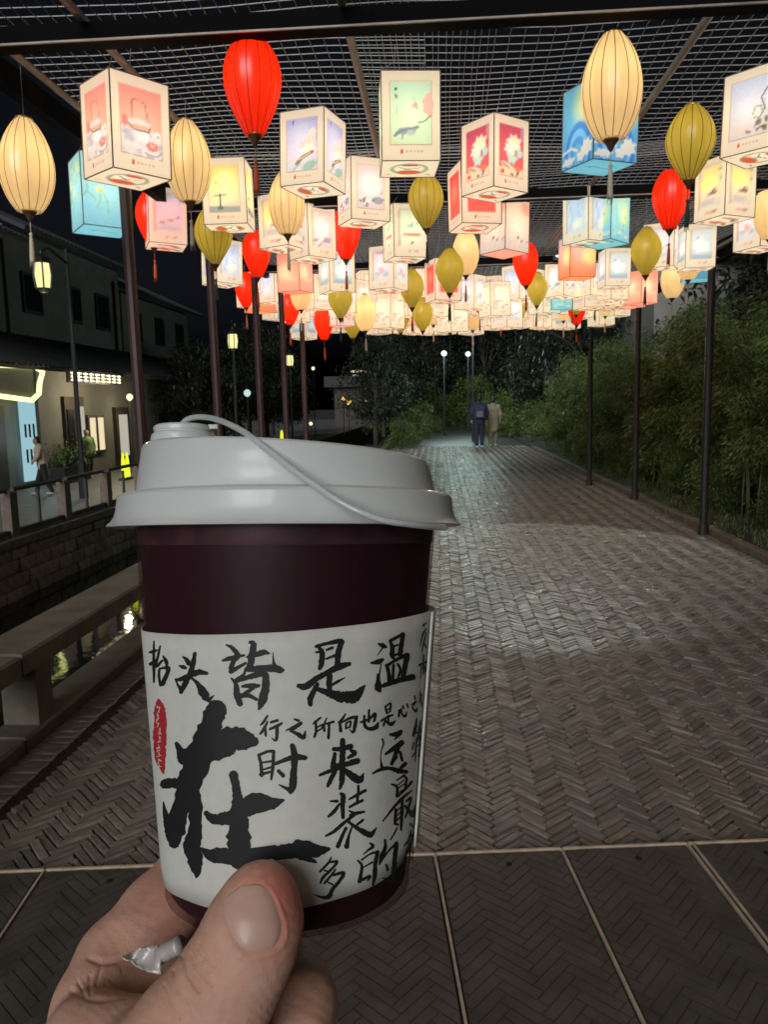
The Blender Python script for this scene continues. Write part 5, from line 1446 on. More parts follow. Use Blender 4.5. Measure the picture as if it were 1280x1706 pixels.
def spline(pts, n):
    out = []
    P = [Vector(p) for p in pts]
    for i in range(len(P) - 1):
        p0, p1_, p2_, p3_ = P[max(i - 1, 0)], P[i], P[i + 1], P[min(i + 2, len(P) - 1)]
        for j in range(n):
            t = j / n
            out.append(.5 * ((2 * p1_) + (p2_ - p0) * t + (2 * p0 - 5 * p1_ + 4 * p2_ - p3_) * t * t + (3 * p1_ - p0 - 3 * p2_ + p3_) * t ** 3))
    out.append(P[-1]); return out
spl = spline([cupI @ held(*q) for q in sp], 6)
MB().tube(spl, [.00082] * len(spl), 10).build('strap', M['strap'], lid, True)

# paper sleeve with rounded lower corners and an overlapping end
S_OFF = .0006
H0, H1 = 0.0262, 0.0955
def sleeve_h(th):
    """top and bottom edge at angle th (0 = facing the viewer, + to the right)"""
    top = H0 - .0021 * math.sin(th); bot = H1 - .0022 * math.sin(th)
    a = abs(th)
    if a > R(52): bot -= .010 * min(1, ((a - R(52)) / R(36))) ** 2.0
    return top, bot
def sleeve_mesh(th0, th1, n, off, name):
    mb = MB(); rows = 14
    for i in range(n + 1):
        th = th0 + (th1 - th0) * i / n; t, bt = sleeve_h(th)
        wob = .00025 * math.sin(th * 5 + 1) + .0002 * math.sin(th * 11)
        for j in range(rows + 1):
            h = t + (bt - t) * j / rows; r_ = rc(h) + off + wob
            mb.v.append((math.sin(th) * r_, -math.cos(th) * r_, -h))
    for i in range(n):
        for j in range(rows):
            a = i * (rows + 1) + j
            mb.f.append((a, a + 1, a + rows + 2, a + rows + 1))
    return mb.build(name, M['sleeve'], cup, True)
sl = sleeve_mesh(R(-150), R(150), 150, S_OFF, 'sleeve')
fl_ = sleeve_mesh(R(73), R(112), 20, S_OFF + .0008, 'sleeve_flap')
sm2 = sl.modifiers.new('thick', 'SOLIDIFY'); sm2.thickness = .0004; sm2.offset = -1
sm2 = fl_.modifiers.new('thick', 'SOLIDIFY'); sm2.thickness = .0006; sm2.offset = 1

def px_to_cup(P, off):
    """photograph pixels (N,2) -> points on the sleeve at height off above the cup wall, in the cup's own frame"""
    P = np.asarray(P, float)
    d = np.stack([(P[:, 0] - CXP) / FPX, np.ones(len(P)), -(P[:, 1] - CYP) / FPX], 1)
    Mi = np.array(cupI); o = Mi[:3, 3]; D = d @ Mi[:3, :3].T
    t = np.full(len(P), DC - .045)
    best = None
    for _ in range(60):
        q = o + D * t[:, None]
        h = -q[:, 2]; th = np.arctan2(q[:, 0], -q[:, 1])
        wob = .00025 * np.sin(th * 5 + 1) + .0002 * np.sin(th * 11)
        rr = .0438 - (.0438 - .0350) * h / HC + off + wob
        g = np.hypot(q[:, 0], q[:, 1]) - rr
        # stop at the silhouette for rays that pass the cup
        t = np.minimum(t + g * .6, DC - .004)
    q = o + D * t[:, None]
    th = np.arctan2(q[:, 0], -q[:, 1]); h = -q[:, 2]
    rr = .0438 - (.0438 - .0350) * h / HC + off + .00025 * np.sin(th * 5 + 1) + .0002 * np.sin(th * 11)
    return np.stack([np.sin(th) * rr, -np.cos(th) * rr, -h], 1)

stroke_no = [0]
def ribbon(mb, pts, jit=.04):
    """one brush stroke: (x, y, width) in photograph pixels"""
    P = [Vector(p) for p in pts]
    if len(P) == 2: P = [P[0], (P[0] + P[1]) / 2, P[1]]
    C = spline([tuple(p) for p in P], 7)
    NA = 6
    rr = random.Random(len(mb.v))
    # rounded ends
    t0 = (C[1] - C[0]).xy.normalized(); t1 = (C[-1] - C[-2]).xy.normalized()
    pre = []; post = []
    for f in (1.0, .8, .45):
        w = C[0].z; pre.append(Vector((C[0].x - t0.x * w * .45 * f, C[0].y - t0.y * w * .45 * f, w * math.sqrt(max(.02, 1 - f * f)))))
        w = C[-1].z; post.append(Vector((C[-1].x + t1.x * w * .45 * (1.45 - f), C[-1].y + t1.y * w * .45 * (1.45 - f), w * math.sqrt(max(.02, 1 - (1.45 - f) ** 2)) if f > .45 else w * .15)))
    C = pre + C + post
    n = len(C); px = []
    for i, c in enumerate(C):
        t = (C[min(i + 1, n - 1)] - C[max(i - 1, 0)]).xy
        t = t.normalized() if t.length > 1e-6 else Vector((1, 0))
        nn = Vector((-t.y, t.x)); w = max(c.z, .25)
        wl_, wr_ = w * (.5 + rr.gauss(0, jit)), w * (.5 + rr.gauss(0, jit))
        for j in range(NA + 1):
            u = j / NA
            px.append((c.x + nn.x * (-wl_ + (wl_ + wr_) * u), c.y + nn.y * (-wl_ + (wl_ + wr_) * u)))
    stroke_no[0] += 1
    return px, n, NA
def draw(name, strokes, org=None, m='ink', lift=0.0, wmul=1.0):
    """a written character as a thin inked film lying on the sleeve"""
    mb = MB()
    sc, ox, oy = (.1953125, org[0], org[1]) if org else (1.0, 0, 0)
    for si, st in enumerate(strokes):
        pts = [(ox + x * sc, oy + y * sc, w * sc * wmul) for (x, y, w) in st]
        px, n, NA = ribbon(mb, pts)
        q = px_to_cup(px, S_OFF + .00010 + lift + .000006 * (si % 20))
        k = len(mb.v); mb.v += [tuple(v) for v in q]
        for i in range(n - 1):
            for j in range(NA):
                a = k + i * (NA + 1) + j
                mb.f.append((a, a + 1, a + NA + 2, a + NA + 1))
    return mb.build(name, M[m], sl)
Z2, Z3, Z4, Z5 = (230, 1030), (480, 1030), (230, 1270), (480, 1270)
draw('character', [[(135,195,12),(133,300,22),(135,440,26),(135,545,14)], [(95,290,14),(125,285,30),(165,270,14)], [(105,390,30),(140,375,40),(160,350,15)], [(188,235,12),(170,320,22),(150,400,25),(165,405,25),(205,360,20)], [(212,320,12),(240,370,35),(245,400,20)], [(180,440,20),(178,500,22),(190,575,18)], [(180,430,14),(240,420,30),(258,430,35),(235,500,35),(205,560,40)], [(185,560,20),(220,555,30)]], Z2)
draw('character', [[(380,325,10),(410,350,35),(435,385,45)], [(350,405,12),(385,415,35),(410,425,20)], [(320,520,20),(360,520,35),(430,490,45),(520,460,50),(590,470,25)], [(485,298,30),(465,400,45),(440,480,45),(400,560,45),(365,630,35)], [(460,510,20),(510,560,40),(560,640,80),(600,690,50),(650,655,5)], [(320,520,15),(340,570,20),(365,600,40)]], Z2)
draw('character', [[(750,225,12),(800,250,35),(850,310,45),(840,350,30)], [(722,360,20),(790,340,40),(905,315,20)], [(830,330,40),(800,400,45),(790,460,30)], [(790,455,40),(850,420,35),(920,380,20)], [(955,205,30),(985,220,50),(970,330,60),(950,420,55)], [(930,330,20),(1010,310,45),(1070,290,50),(1120,300,15)], [(940,430,60),(1030,430,55),(1130,425,60),(1210,440,60),(1240,440,25)], [(1150,290,5),(1155,370,20),(1165,410,50)], [(920,430,25),(900,480,25),(850,520,40)], [(795,510,15),(835,560,40),(845,650,55),(870,730,50)], [(840,530,40),(950,500,45),(1060,470,60),(1100,490,40)], [(1090,490,60),(1085,600,65),(1060,700,75),(1030,775,20)], [(890,580,25),(960,575,45),(1030,575,30)], [(1000,580,30),(930,630,35),(890,650,20)], [(840,670,50),(930,655,40),(1010,690,30)]], Z2)
draw('character', [[(361,1182,36),(347,1215,36),(332,1260,44),(316,1305,38),(301,1345,30),(291,1380,36),(290,1405,18)], [(294,1238,6),(300,1250,14),(308,1263,24)], [(308,1262,28),(350,1250,42),(385,1232,42),(410,1233,32),(424,1235,16)], [(273,1306,15),(286,1304,17),(302,1305,16)], [(272,1336,2),(276,1358,10),(283,1375,20),(290,1395,24)], [(322,1320,22),(325,1350,22),(325,1385,22),(320,1410,30),(325,1435,24),(328,1454,12),(327,1461,4)], [(389,1290,15),(393,1310,14),(396,1330,18),(399,1365,31),(398,1405,38),(400,1436,30)], [(343,1354,8),(356,1364,17),(380,1362,22),(402,1352,28),(425,1338,34),(452,1338,22),(472,1333,5)], [(337,1414,6),(347,1422,16),(362,1425,26),(400,1427,27),(440,1421,24),(480,1419,26),(502,1414,30),(525,1417,24),(548,1414,6)], [(500,1427,10),(520,1433,8),(528,1437,2)]])
draw('character', [[(250,235,20),(290,290,45),(285,380,50),(270,430,30)], [(240,240,30),(330,215,30),(440,195,45),(470,200,30)], [(455,200,50),(430,290,50),(420,390,50)], [(330,270,22),(380,250,25)], [(330,345,20),(400,315,25)], [(235,290,15),(270,285,25)], [(90,575,40),(150,580,60),(250,510,50),(350,455,50),(440,410,60),(525,388,35)], [(250,560,35),(220,620,45),(190,680,50),(190,735,40)], [(355,490,50),(350,560,50),(355,610,40)], [(360,580,20),(420,540,25),(485,505,10)], [(240,600,30),(330,630,60),(430,665,90),(520,675,115),(580,655,95),(635,595,40),(660,568,5)]], Z3)
draw('character', [[(768,215,12),(810,235,45),(840,245,20)], [(800,260,15),(758,325,3)], [(710,380,20),(770,370,45),(810,350,25)], [(795,390,10),(780,470,14),(770,520,30)], [(765,480,20),(770,540,40),(770,590,65),(785,620,30)], [(868,190,20),(890,250,40),(885,320,35),(905,340,20)], [(875,190,30),(930,160,28),(985,135,30)], [(980,135,40),(970,220,40),(955,310,40)], [(915,235,18),(945,225,15)], [(890,320,26),(950,300,20)], [(840,400,30),(860,470,35),(870,560,40)], [(850,400,30),(930,350,28),(1020,310,40)], [(1020,315,45),(1000,400,45),(985,500,40)], [(900,400,25),(895,510,25)], [(935,390,20),(960,440,25),(940,500,18)], [(810,575,35),(890,545,45),(980,520,45),(1065,500,55)]], Z3)
draw('character', [[(1155,60,20),(1180,40,14)], [(1178,90,14),(1150,140,14),(1125,240,6)], [(1180,120,12),(1165,190,14),(1140,290,6)], [(1160,200,10),(1180,250,14)], [(1120,400,20),(1178,370,20)], [(1160,310,14),(1155,400,16),(1160,480,10)], [(1140,410,12),(1130,510,6)], [(1165,400,14),(1176,450,12)]], Z3)
SM = [
 (Z2, [[(1105,830,18),(1070,885,24),(1045,910,14)], [(1105,880,16),(1070,950,28),(1042,985,18)], [(1085,920,22),(1090,1000,22)], [(1135,885,25),(1190,870,25)], [(1125,945,22),(1180,920,28),(1225,895,22)], [(1185,920,28),(1185,1000,30),(1175,1042,22),(1140,1020,8)]]),
 (Z3, [[(55,860,18),(90,872,26)], [(-15,955,14),(40,930,24),(115,890,25),(60,940,18),(20,962,14)], [(20,960,20),(80,985,35),(130,1015,40),(148,960,10)]]),
 (Z3, [[(280,845,16),(235,880,22),(215,900,14)], [(235,890,22),(240,960,24),(225,1010,22)], [(245,930,16),(300,905,18),(285,940,16),(245,962,14)], [(330,850,12),(310,900,16),(310,960,22)], [(320,900,18),(388,882,22)], [(350,900,22),(345,1020,26)]]),
 (Z3, [[(490,815,14),(460,860,22),(430,890,14)], [(440,880,22),(450,960,30)], [(450,890,20),(530,850,24),(588,840,28)], [(585,840,30),(570,920,32),(555,972,22),(525,945,8)], [(495,895,18),(495,940,18)], [(500,890,16),(535,880,18),(525,930,16)], [(495,937,14),(530,927,14)]]),
 (Z3, [[(620,885,20),(690,860,22),(742,812,26),(738,868,22),(725,880,12)], [(690,782,20),(690,880,24)], [(650,830,20),(655,910,30),(690,942,30),(750,928,40),(768,890,18)]]),
 (Z3, [[(830,750,18),(840,800,20)], [(835,750,16),(875,725,18),(870,790,18)], [(845,780,12),(865,770,12)], [(840,810,14),(870,795,14)], [(795,875,20),(850,840,18),(890,825,20)], [(830,860,16),(815,915,18)], [(855,830,18),(855,880,16)], [(830,875,16),(880,902,34),(918,870,8)]]),
 (Z3, [[(950,785,22),(945,835,18)], [(965,770,14),(975,820,16),(1000,835,22),(1012,800,10)], [(980,750,18),(985,770,14)], [(1015,730,16),(1025,760,14)]]),
 (Z3, [[(1080,660,14),(1085,690,14)], [(1055,740,14),(1095,705,14),(1060,760,10)], [(1060,760,14),(1092,793,22),(1102,760,6)]]),
 (Z3, [[(1130,620,8),(1125,720,10)], [(1140,640,8),(1140,745,10)], [(1125,660,8),(1145,650,8)]]),
]
for org, st in SM: draw('character', st, org)
draw('character', [[(431,1257,5),(435,1275,6),(436,1292,6)], [(431,1258,5),(445,1252,5),(456,1251,5)], [(456,1252,6),(455,1275,6),(452,1298,4)], [(437,1270,3),(452,1268,4)], [(438,1282,3),(451,1278,4)], [(434,1290,6),(452,1285,4)], [(459,1272,6),(480,1264,8),(495,1261,10),(509,1262,8)], [(487,1242,9),(491,1262,11),(489,1290,11),(488,1308,13),(484,1319,8)], [(465,1307,2),(477,1313,6),(486,1317,9)], [(464,1284,6),(472,1292,7)]])
draw('character', [[(571,1233,9),(571,1250,10),(570,1275,10),(570,1300,9),(566,1314,4)], [(556,1248,7),(570,1247,9),(585,1243,9)], [(558,1255,6),(556,1268,8),(554,1277,8)], [(585,1250,6),(591,1255,8),(580,1262,5)], [(554,1277,8),(575,1273,9),(596,1267,10)], [(566,1278,8),(550,1284,7),(533,1291,5)], [(572,1280,6),(585,1291,12),(599,1299,13),(606,1288,2)], [(558,1285,8),(549,1303,8),(546,1310,4)]])
draw('character', [[(870,990,20),(920,990,45),(965,965,35)], [(960,985,25),(910,1030,14)], [(835,1155,25),(900,1110,40),(970,1060,50)], [(940,1090,45),(920,1150,35),(885,1240,32)], [(885,1240,20),(930,1180,20)], [(955,1140,25),(975,1212,25)], [(805,1030,18),(815,1070,14),(795,1130,8),(790,1200,10),(800,1270,25)], [(720,1324,15),(800,1284,35),(870,1279,30),(940,1299,45),(1015,1309,30)], [(1000,1240,40),(960,1275,26)]], Z3)
draw('character', [[(1100,850,10),(1085,940,28),(1070,1000,24)], [(1130,870,10),(1120,960,20),(1105,1050,14)], [(1090,980,14),(1135,960,16)], [(1075,1060,14),(1060,1120,10)], [(1100,1020,16),(1090,1130,14),(1085,1220,8)], [(1128,1000,14),(1128,1090,12),(1118,1180,16)], [(1060,1180,12),(1085,1140,10)], [(1110,1090,10),(1134,1060,10)]], Z3)
draw('character', [[(885,185,16),(930,210,25),(930,290,25)], [(985,110,22),(1010,140,22),(1000,230,22)], [(930,150,14),(990,110,16)], [(940,190,10),(990,150,12)], [(940,220,10),(995,180,12)], [(940,260,10),(1000,220,12)], [(935,290,20),(1000,230,20),(1055,165,24)], [(810,500,12),(880,410,20),(960,320,28),(1055,240,14)], [(920,400,25),(915,500,30)], [(975,330,28),(970,450,30),(965,575,18)], [(925,420,12),(960,380,12)], [(925,460,12),(965,420,12)], [(920,500,14),(965,460,14)], [(910,520,24),(940,530,20)], [(930,560,16),(875,660,12)], [(1010,330,20),(1050,300,20),(1030,380,22),(1000,470,14)], [(1000,370,20),(1040,420,35),(1068,448,40),(1086,365,6)]], Z5)
draw('character', [[(450,265,26),(470,290,45),(465,380,40),(470,470,30)], [(360,330,14),(420,330,28)], [(345,460,22),(390,420,35),(440,350,18)], [(600,198,22),(600,260,24),(590,330,22)], [(520,315,16),(590,275,28),(662,238,26)], [(525,380,22),(580,350,28),(638,322,24)], [(520,410,14),(560,430,25)], [(530,450,25),(600,430,28),(650,420,20)], [(560,450,30),(470,520,32),(390,590,28),(322,626,18)], [(495,560,30),(470,610,30),(425,715,38)], [(545,550,16),(520,620,22),(500,718,42)], [(520,510,25),(590,560,35),(660,600,50),(708,615,48),(758,550,4)], [(640,490,25),(590,530,20)]], Z5)
draw('character', [[(370,808,14),(340,860,22),(272,930,20)], [(360,850,18),(418,845,26),(380,900,22),(300,980,26),(277,1028,16)], [(310,920,14),(345,930,18)], [(405,910,16),(370,960,22),(310,1030,20)], [(390,960,24),(475,942,32),(440,1010,30),(380,1080,35),(350,1142,40),(290,1148,24),(215,1122,3)], [(340,1020,14),(380,1040,18)]], Z5)
draw('character', [[(700,688,16),(725,715,28),(680,750,18),(640,783,8)], [(595,835,18),(630,880,25),(620,960,30),(610,1015,36)], [(630,830,18),(700,780,16),(768,762,26)], [(765,762,33),(745,860,35),(740,960,38),(725,1045,18)], [(650,890,12),(720,850,18)], [(630,1000,28),(700,970,25),(680,1008,14)], [(825,658,18),(830,720,28),(800,800,40),(780,866,18)], [(800,830,20),(870,740,18),(928,692,28)], [(925,692,42),(910,820,40),(905,940,45),(885,1010,40),(808,985,6)], [(835,870,14),(850,908,22),(845,928,8)]], Z5)
draw('character', [[(1045,525,24),(1060,545,16)], [(1050,580,16),(1030,660,20),(990,710,10)], [(1035,690,16),(1010,780,12),(990,850,8)], [(1083,490,8),(1070,560,10)], [(1070,620,12),(1050,700,14),(1040,800,12),(1033,885,5)], [(1078,650,10),(1065,760,12),(1060,840,6)], [(1040,640,12),(1078,600,10)]], Z5)
draw('red_seal', [[(264,1166,5),(265,1176,15),(266.5,1190,20),(266.5,1230,21),(266.5,1260,19),(270,1278,10),(272,1288,3)]], None, 'redink')
seal_marks = []
rr = random.Random(9)
yy = 1176.0
while yy < 1276:
    x = 264 + (yy - 1176) * .012
    for q in range(rr.choice((2, 3))):
        a = rr.uniform(0, 6.28); l = rr.uniform(1.8, 3.6)
        cx_, cy_ = x + rr.uniform(-2.2, 2.6), yy + rr.uniform(-2.5, 2.5)
        seal_marks.append([(cx_ - math.cos(a) * l, cy_ - math.sin(a) * l, 1.0), (cx_ + rr.uniform(-1, 1), cy_, 1.3), (cx_ + math.cos(a) * l, cy_ + math.sin(a) * l, .9)])
    yy += 7.6
draw('seal_marks', seal_marks, None, 'whiteink', .00015)

# ================================================================== HAND
def hp(px, py, dep, r): v = held(px, py, dep); return (v.x, v.y, v.z, r)
thumb = [[hp(437, 1488, .1775, .0064), hp(432, 1514, .1768, .0088), hp(421, 1552, .1760, .0099), hp(402, 1596, .1756, .0102), hp(372, 1648, .1756, .0113), hp(322, 1730, .1775, .0142), hp(265, 1820, .182, .0175), hp(235, 1930, .190, .021)]]
index = [[hp(140, 1830, .205, .0125), hp(155, 1745, .214, .0122), hp(163, 1675, .222, .0118), hp(196, 1600, .234, .0116), hp(262, 1518, .2465, .0108), hp(322, 1448, .258, .0100), hp(385, 1405, .268, .0088)], [hp(235, 1560, .236, .009), hp(290, 1520, .243, .009)]]
middle = [[hp(165, 1850, .200, .0125), hp(200, 1740, .214, .0118), hp(268, 1668, .2265, .0112), hp(350, 1645, .2275, .0108), hp(430, 1640, .222, .0104), hp(492, 1650, .2115, .0094), hp(503, 1672, .203, .0084), hp(498, 1715, .196, .0078)]]
ring_f = [[hp(200, 1880, .200, .0120), hp(300, 1790, .218, .0112), hp(420, 1745, .222, .0105), hp(510, 1742, .214, .0092), hp(532, 1765, .204, .0082), hp(525, 1800, .198, .0076)]]
palm = [[hp(160, 1800, .203, .016), hp(215, 1960, .198, .021)], [hp(235, 1880, .190, .022), hp(260, 2060, .196, .026)], [hp(330, 1880, .210, .014), hp(320, 2050, .205, .022)], [hp(270, 2040, .197, .027), hp(270, 2400, .200, .028)],
        [hp(150, 1735, .206, .0125), hp(240, 1760, .195, .012), hp(300, 1745, .185, .011)], [hp(150, 1790, .203, .015), hp(290, 1800, .186, .015)]]
M['handskin'] = mat('hand_skin', (0.60, 0.352, 0.262), rough=.55, spec=.3, var=.16, scale=55, sss=.08, bump=.35, bscale=600, dist=.0003)
def hand_skin():
    m = M['handskin']; nt = m.node_tree; b = nt.nodes['Principled BSDF']
    at = nt.nodes.new('ShaderNodeAttribute'); at.attribute_name = 'tone'
    src = b.inputs['Base Color'].links[0].from_socket
    mx = nt.nodes.new('ShaderNodeMix'); mx.data_type = 'RGBA'; mx.blend_type = 'MULTIPLY'; mx.inputs[0].default_value = 1
    nt.links.new(src, mx.inputs[6]); nt.links.new(at.outputs['Color'], mx.inputs[7]); nt.links.new(mx.outputs[2], b.inputs['Base Color'])
hand_skin()
def skin_bump():
    nt = M['handskin'].node_tree; b = nt.nodes['Principled BSDF']
    tc = nt.nodes.new('ShaderNodeTexCoord'); vo = nt.nodes.new('ShaderNodeTexVoronoi'); vo.inputs['Scale'].default_value = 950; vo.feature = 'DISTANCE_TO_EDGE'
    mp = nt.nodes.new('ShaderNodeMapping'); mp.inputs['Rotation'].default_value = (0, .7, 0); mp.inputs['Scale'].default_value = (1, 1, .45)
    no = nt.nodes.new('ShaderNodeTexNoise'); no.inputs['Scale'].default_value = 240; no.inputs['Detail'].default_value = 6
    mp2 = nt.nodes.new('ShaderNodeMapping'); mp2.inputs['Rotation'].default_value = (0, -.6, 0); mp2.inputs['Scale'].default_value = (.35, 1, 2.2)
    nt.links.new(tc.outputs['Object'], mp.inputs[0]); nt.links.new(mp.outputs[0], vo.inputs['Vector'])
    nt.links.new(tc.outputs['Object'], mp2.inputs[0]); nt.links.new(mp2.outputs[0], no.inputs['Vector'])
    b1 = nt.nodes.new('ShaderNodeBump'); b1.inputs['Strength'].default_value = .30; b1.inputs['Distance'].default_value = .0003
    b2 = nt.nodes.new('ShaderNodeBump'); b2.inputs['Strength'].default_value = .40; b2.inputs['Distance'].default_value = .0006
    nt.links.new(vo.outputs[0], b1.inputs['Height']); nt.links.new(no.outputs[0], b2.inputs['Height']); nt.links.new(b1.outputs[0], b2.inputs['Normal']); nt.links.new(b2.outputs[0], b.inputs['Normal'])
skin_bump()
hand_me = organic('hand', [thumb, index, middle, ring_f, palm], .0009, .005, .0035, M['handskin'])
# finer mesh where the skin faces the viewer
def refine(me):
    bm = bmesh.new(); bm.from_mesh(me); bm.faces.ensure_lookup_table()
    fs = []
    for f in bm.faces:
        c = f.calc_center_median(); x = c.x / c.y * FPX + CXP; y = -c.z / c.y * FPX + CYP
        if 70 < x < 600 and 1420 < y < 1730 and f.normal.dot(c) < 0: fs.append(f)
    es = list({e for f in fs for e in f.edges})
    bmesh.ops.subdivide_edges(bm, edges=es, cuts=2, use_grid_fill=True)
    for _ in range(3): bmesh.ops.smooth_vert(bm, verts=bm.verts, factor=.4, use_axis_x=True, use_axis_y=True, use_axis_z=True)
    bm.to_mesh(me); bm.free()
    me.polygons.foreach_set('use_smooth', [True] * len(me.polygons)); me.update()
refine(hand_me)
# creases: grooves pressed into the skin along folds
V = np.zeros(len(hand_me.vertices) * 3); hand_me.vertices.foreach_get('co', V); V = V.reshape(-1, 3)
N = np.zeros(len(hand_me.vertices) * 3); hand_me.vertices.foreach_get('normal', N); N = N.reshape(-1, 3)
PXY = np.stack([V[:, 0] / V[:, 1] * FPX + CXP, -V[:, 2] / V[:, 1] * FPX + CYP], 1)
facing = (-(N * V).sum(1) / np.linalg.norm(V, axis=1))
def near_line(pts):
    dm = np.full(len(V), 1e9)
    for a, b_ in zip(pts[:-1], pts[1:]):
        a = np.array(a, float); b_ = np.array(b_, float); ab = b_ - a
        t = np.clip(((PXY - a) @ ab) / (ab @ ab), 0, 1); dm = np.minimum(dm, np.linalg.norm(PXY - (a + t[:, None] * ab), axis=1))
    return dm
disp = np.zeros(len(V))
TH = V[:, 1] < .196; FI = V[:, 1] > .2
folds = [([(303, 1592), (310, 1622), (330, 1652)], 3.0, .00060, TH), ([(318, 1588), (328, 1616), (352, 1642)], 2.4, .00042, TH), ([(332, 1570), (343, 1596), (364, 1614)], 2.2, .00036, TH), ([(288, 1616), (295, 1650), (316, 1684)], 2.6, .00050, TH), ([(274, 1640), (282, 1670), (298, 1696)], 2.4, .0004, TH), ([(345, 1550), (354, 1574), (368, 1588)], 2, .0003, TH),
         ([(150, 1596), (170, 1604), (196, 1600), (222, 1590)], 5.5, .0006, FI), ([(168, 1612), (160, 1640)], 3.0, .00035, FI), ([(150, 1626), (150, 1655)], 3.0, .00035, FI), ([(120, 1650), (150, 1664), (205, 1666), (250, 1676)], 5.0, .0006, FI), ([(130, 1636), (142, 1658)], 2.6, .00035, FI), ([(176, 1640), (196, 1650)], 2.4, .0003, FI)]
cr = random.Random(3)
for q in range(26):                       # fine lines over the thumb joint
    x, y = cr.uniform(292, 380), cr.uniform(1570, 1690); x -= (y - 1600) * .45
    l = cr.uniform(8, 22); a = cr.uniform(.9, 1.35)
    folds.append(([(x, y), (x + math.cos(a) * l * .5 + cr.uniform(-1.5, 1.5), y + math.sin(a) * l * .5), (x + math.cos(a) * l, y + math.sin(a) * l)], cr.uniform(1.3, 1.9), cr.uniform(.00010, .00020), TH))
for q in range(18):                       # and over the finger joint
    x, y = cr.uniform(120, 210), cr.uniform(1600, 1690); l = cr.uniform(8, 18); a = cr.uniform(.5, 1.4)
    folds.append(([(x, y), (x + math.cos(a) * l, y + math.sin(a) * l)], cr.uniform(1.6, 2.4), cr.uniform(.00005, .00010), FI))
for pts, w, d, grp in folds:
    disp += np.where(grp & (facing > .05), -d * np.exp(-(near_line(pts) / w) ** 2), 0)
V_base = V + N * disp[:, None]
nc = (422, 1530); na = R(-20)
du, dv = PXY[:, 0] - nc[0], PXY[:, 1] - nc[1]
nu, nv_ = du * math.cos(na) + dv * math.sin(na), -du * math.sin(na) + dv * math.cos(na)
nmet = ((np.abs(nu) / 45) ** 2.8 + (np.abs(nv_) / 60) ** 2.8) ** (1 / 2.8)
fold = .00016 * np.exp(-((nmet - 1.10) / .07) ** 2) * np.clip((nv_ + 62) / 40, 0, 1) - .0004 / (1 + np.exp((nmet - .97) / .05))
# fine uneven relief of the skin
rel = .00005 * np.sin(PXY[:, 0] * .21 + 3 * np.sin(PXY[:, 1] * .043)) * np.sin(PXY[:, 1] * .17 + 2 * np.sin(PXY[:, 0] * .05))
disp = disp + np.where(TH & (facing > .1), fold, 0) + rel * (facing > 0)
V2 = V + N * disp[:, None]
# flattened bed for the nail
hand_me.vertices.foreach_set('co', V2.ravel()); hand_me.update()
# redder finger tips
tone = np.ones((len(V), 4), np.float32)
def blush(px, py, rad, amt, grp):
    g = np.exp(-(((PXY[:, 0] - px) ** 2 + (PXY[:, 1] - py) ** 2) / rad ** 2)) * amt * grp
    tone[:, 1] *= 1 - g * .42; tone[:, 2] *= 1 - g * .40
mott = sum(np.sin(V[:, 0] * f1 + ph) * np.sin(V[:, 2] * f2 + ph * 2) * np.sin(V[:, 1] * f1 * .7 + ph) for f1, f2, ph in ((310, 270, .4), (620, 540, 1.7), (1150, 980, 2.9)))
tone[:, 1] *= 1 - .055 * np.clip(mott, -1.5, 1.5); tone[:, 2] *= 1 - .07 * np.clip(mott, -1.5, 1.5)
blush(465, 1480, 62, .75, TH); blush(470, 1540, 70, .4, TH); blush(290, 1500, 60, .35, FI); blush(330, 1600, 60, .25, FI)
at = hand_me.attributes.new('tone', 'FLOAT_COLOR', 'POINT'); at.data.foreach_set('color', tone.ravel())
hand = link('hand', hand_me)
hand.matrix_world = HELD
tag(hand, 'bare hand gripping the bottom of the cup between thumb and curled fingers', 'hand')
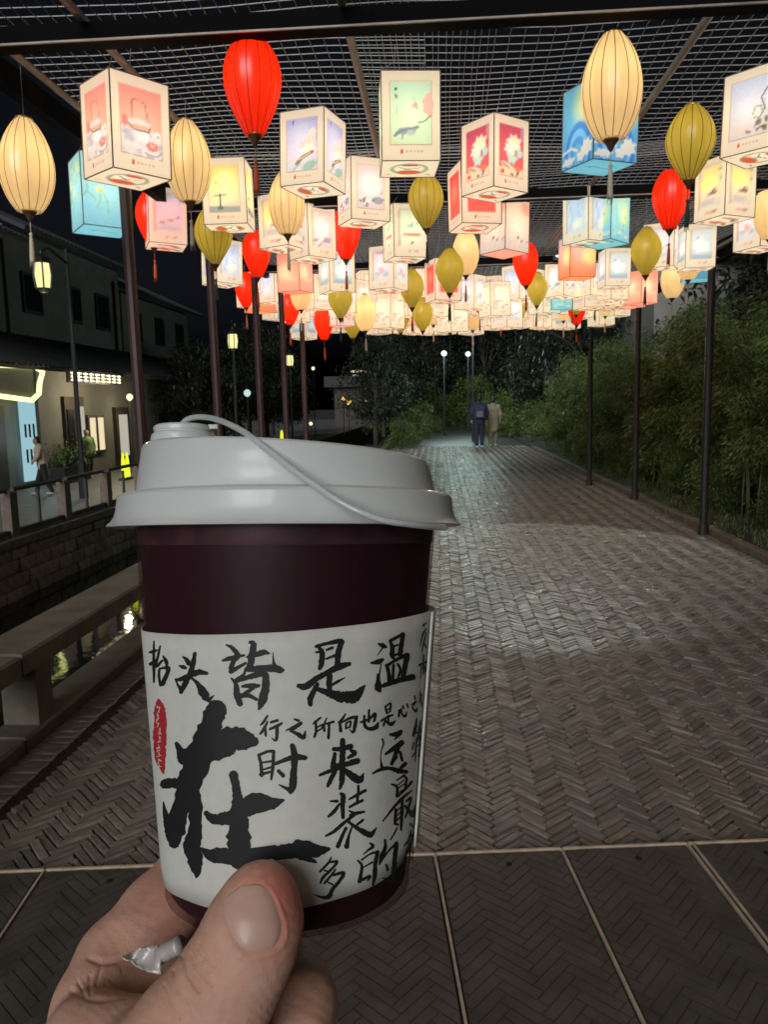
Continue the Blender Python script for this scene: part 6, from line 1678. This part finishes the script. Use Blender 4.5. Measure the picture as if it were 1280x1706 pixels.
# thumb nail: a curved plate lying on the thumb
bvh = BVHTree.FromPolygons([Vector(v) for v in V_base], [tuple(p.vertices) for p in hand_me.polygons])
M['nail'] = mat('finger_nail', (0.58, 0.36, 0.29), rough=.42, coat=.1, var=.05, scale=90)
NU, NV = 20, 26
nv, okm = [], []
for j in range(NV + 1):
    for i in range(NU + 1):
        a = -1 + 2 * i / NU; b_ = -1 + 2 * j / NV
        # rounded rectangle outline, narrower towards the cuticle
        k = math.sqrt(max(0, 1 - abs(b_) ** (2.6 if b_ > 0 else 3.4))); u = a * k * (44 - 2 * b_); v = b_ * 58
        x = nc[0] + u * math.cos(na) - v * math.sin(na); y = nc[1] + u * math.sin(na) + v * math.cos(na)
        d = held(x, y, 1.0)
        hit = bvh.ray_cast(Vector((0, 0, 0)), d.normalized())
        loc, nrm = hit[0], hit[1]
        edge = max(abs(a), abs(b_))
        lift = .00022 * (1 - edge ** 4) - .0003 * edge ** 8 if b_ > -.7 else .00025 * (1 - abs(a) ** 6)
        nv.append(tuple(loc - d.normalized() * lift))
nm = MB(); nm.v = nv
for j in range(NV):
    for i in range(NU):
        a = j * (NU + 1) + i; nm.f.append((a, a + NU + 1, a + NU + 2, a + 1))
nail = nm.build('thumb_nail', M['nail'], hand, True)

# crumpled foil scrap between the fingers
M['foil'] = mat('silver_foil', (.60, .57, .54), rough=.45, metal=.35, bump=.5, bscale=400, dist=.001)
fr = random.Random(12)
fo = MB(); G = 16; GV = 7
top_c = [(203, 1594), (214, 1587), (228, 1581), (245, 1577), (262, 1574)]
bot_c = [(203, 1594), (218, 1601), (232, 1611), (250, 1619), (272, 1624)]
def lerp_c(c, u):
    k = min(int(u * 4), 3); t = u * 4 - k
    return (c[k][0] + (c[k + 1][0] - c[k][0]) * t, c[k][1] + (c[k + 1][1] - c[k][1]) * t)
for i in range(G + 1):
    for j in range(GV + 1):
        u, v = i / G, j / GV
        a, b_ = lerp_c(top_c, u), lerp_c(bot_c, u)
        x, y = a[0] + (b_[0] - a[0]) * v, a[1] + (b_[1] - a[1]) * v
        dep = .2165 - .0045 * u - .0035 * v ** 2 + .0012 * math.sin(u * 9 + v * 4) + fr.gauss(0, .00025)
        fo.v.append(tuple(held(x + fr.gauss(0, .5), y + fr.gauss(0, .5), dep)))
for i in range(G):
    for j in range(GV):
        a = i * (GV + 1) + j; fo.f.append((a, a + 1, a + GV + 2, a + GV + 1))
ctr = [held(268 + q * 4.2, 1590 - q * 2.1, .213 - q * .0004) for q in range(9)]
fo.tube(ctr, [.0022 + .0005 * fr.random() for _ in ctr], 9)
foil = fo.build('foil_scrap', M['foil'], None, True); foil.matrix_world = HELD
sd_ = foil.modifiers.new('thick', 'SOLIDIFY'); sd_.thickness = .0003
tag(foil, 'crumpled silver foil scrap pinched in the fold of the hand below the cup', 'foil')
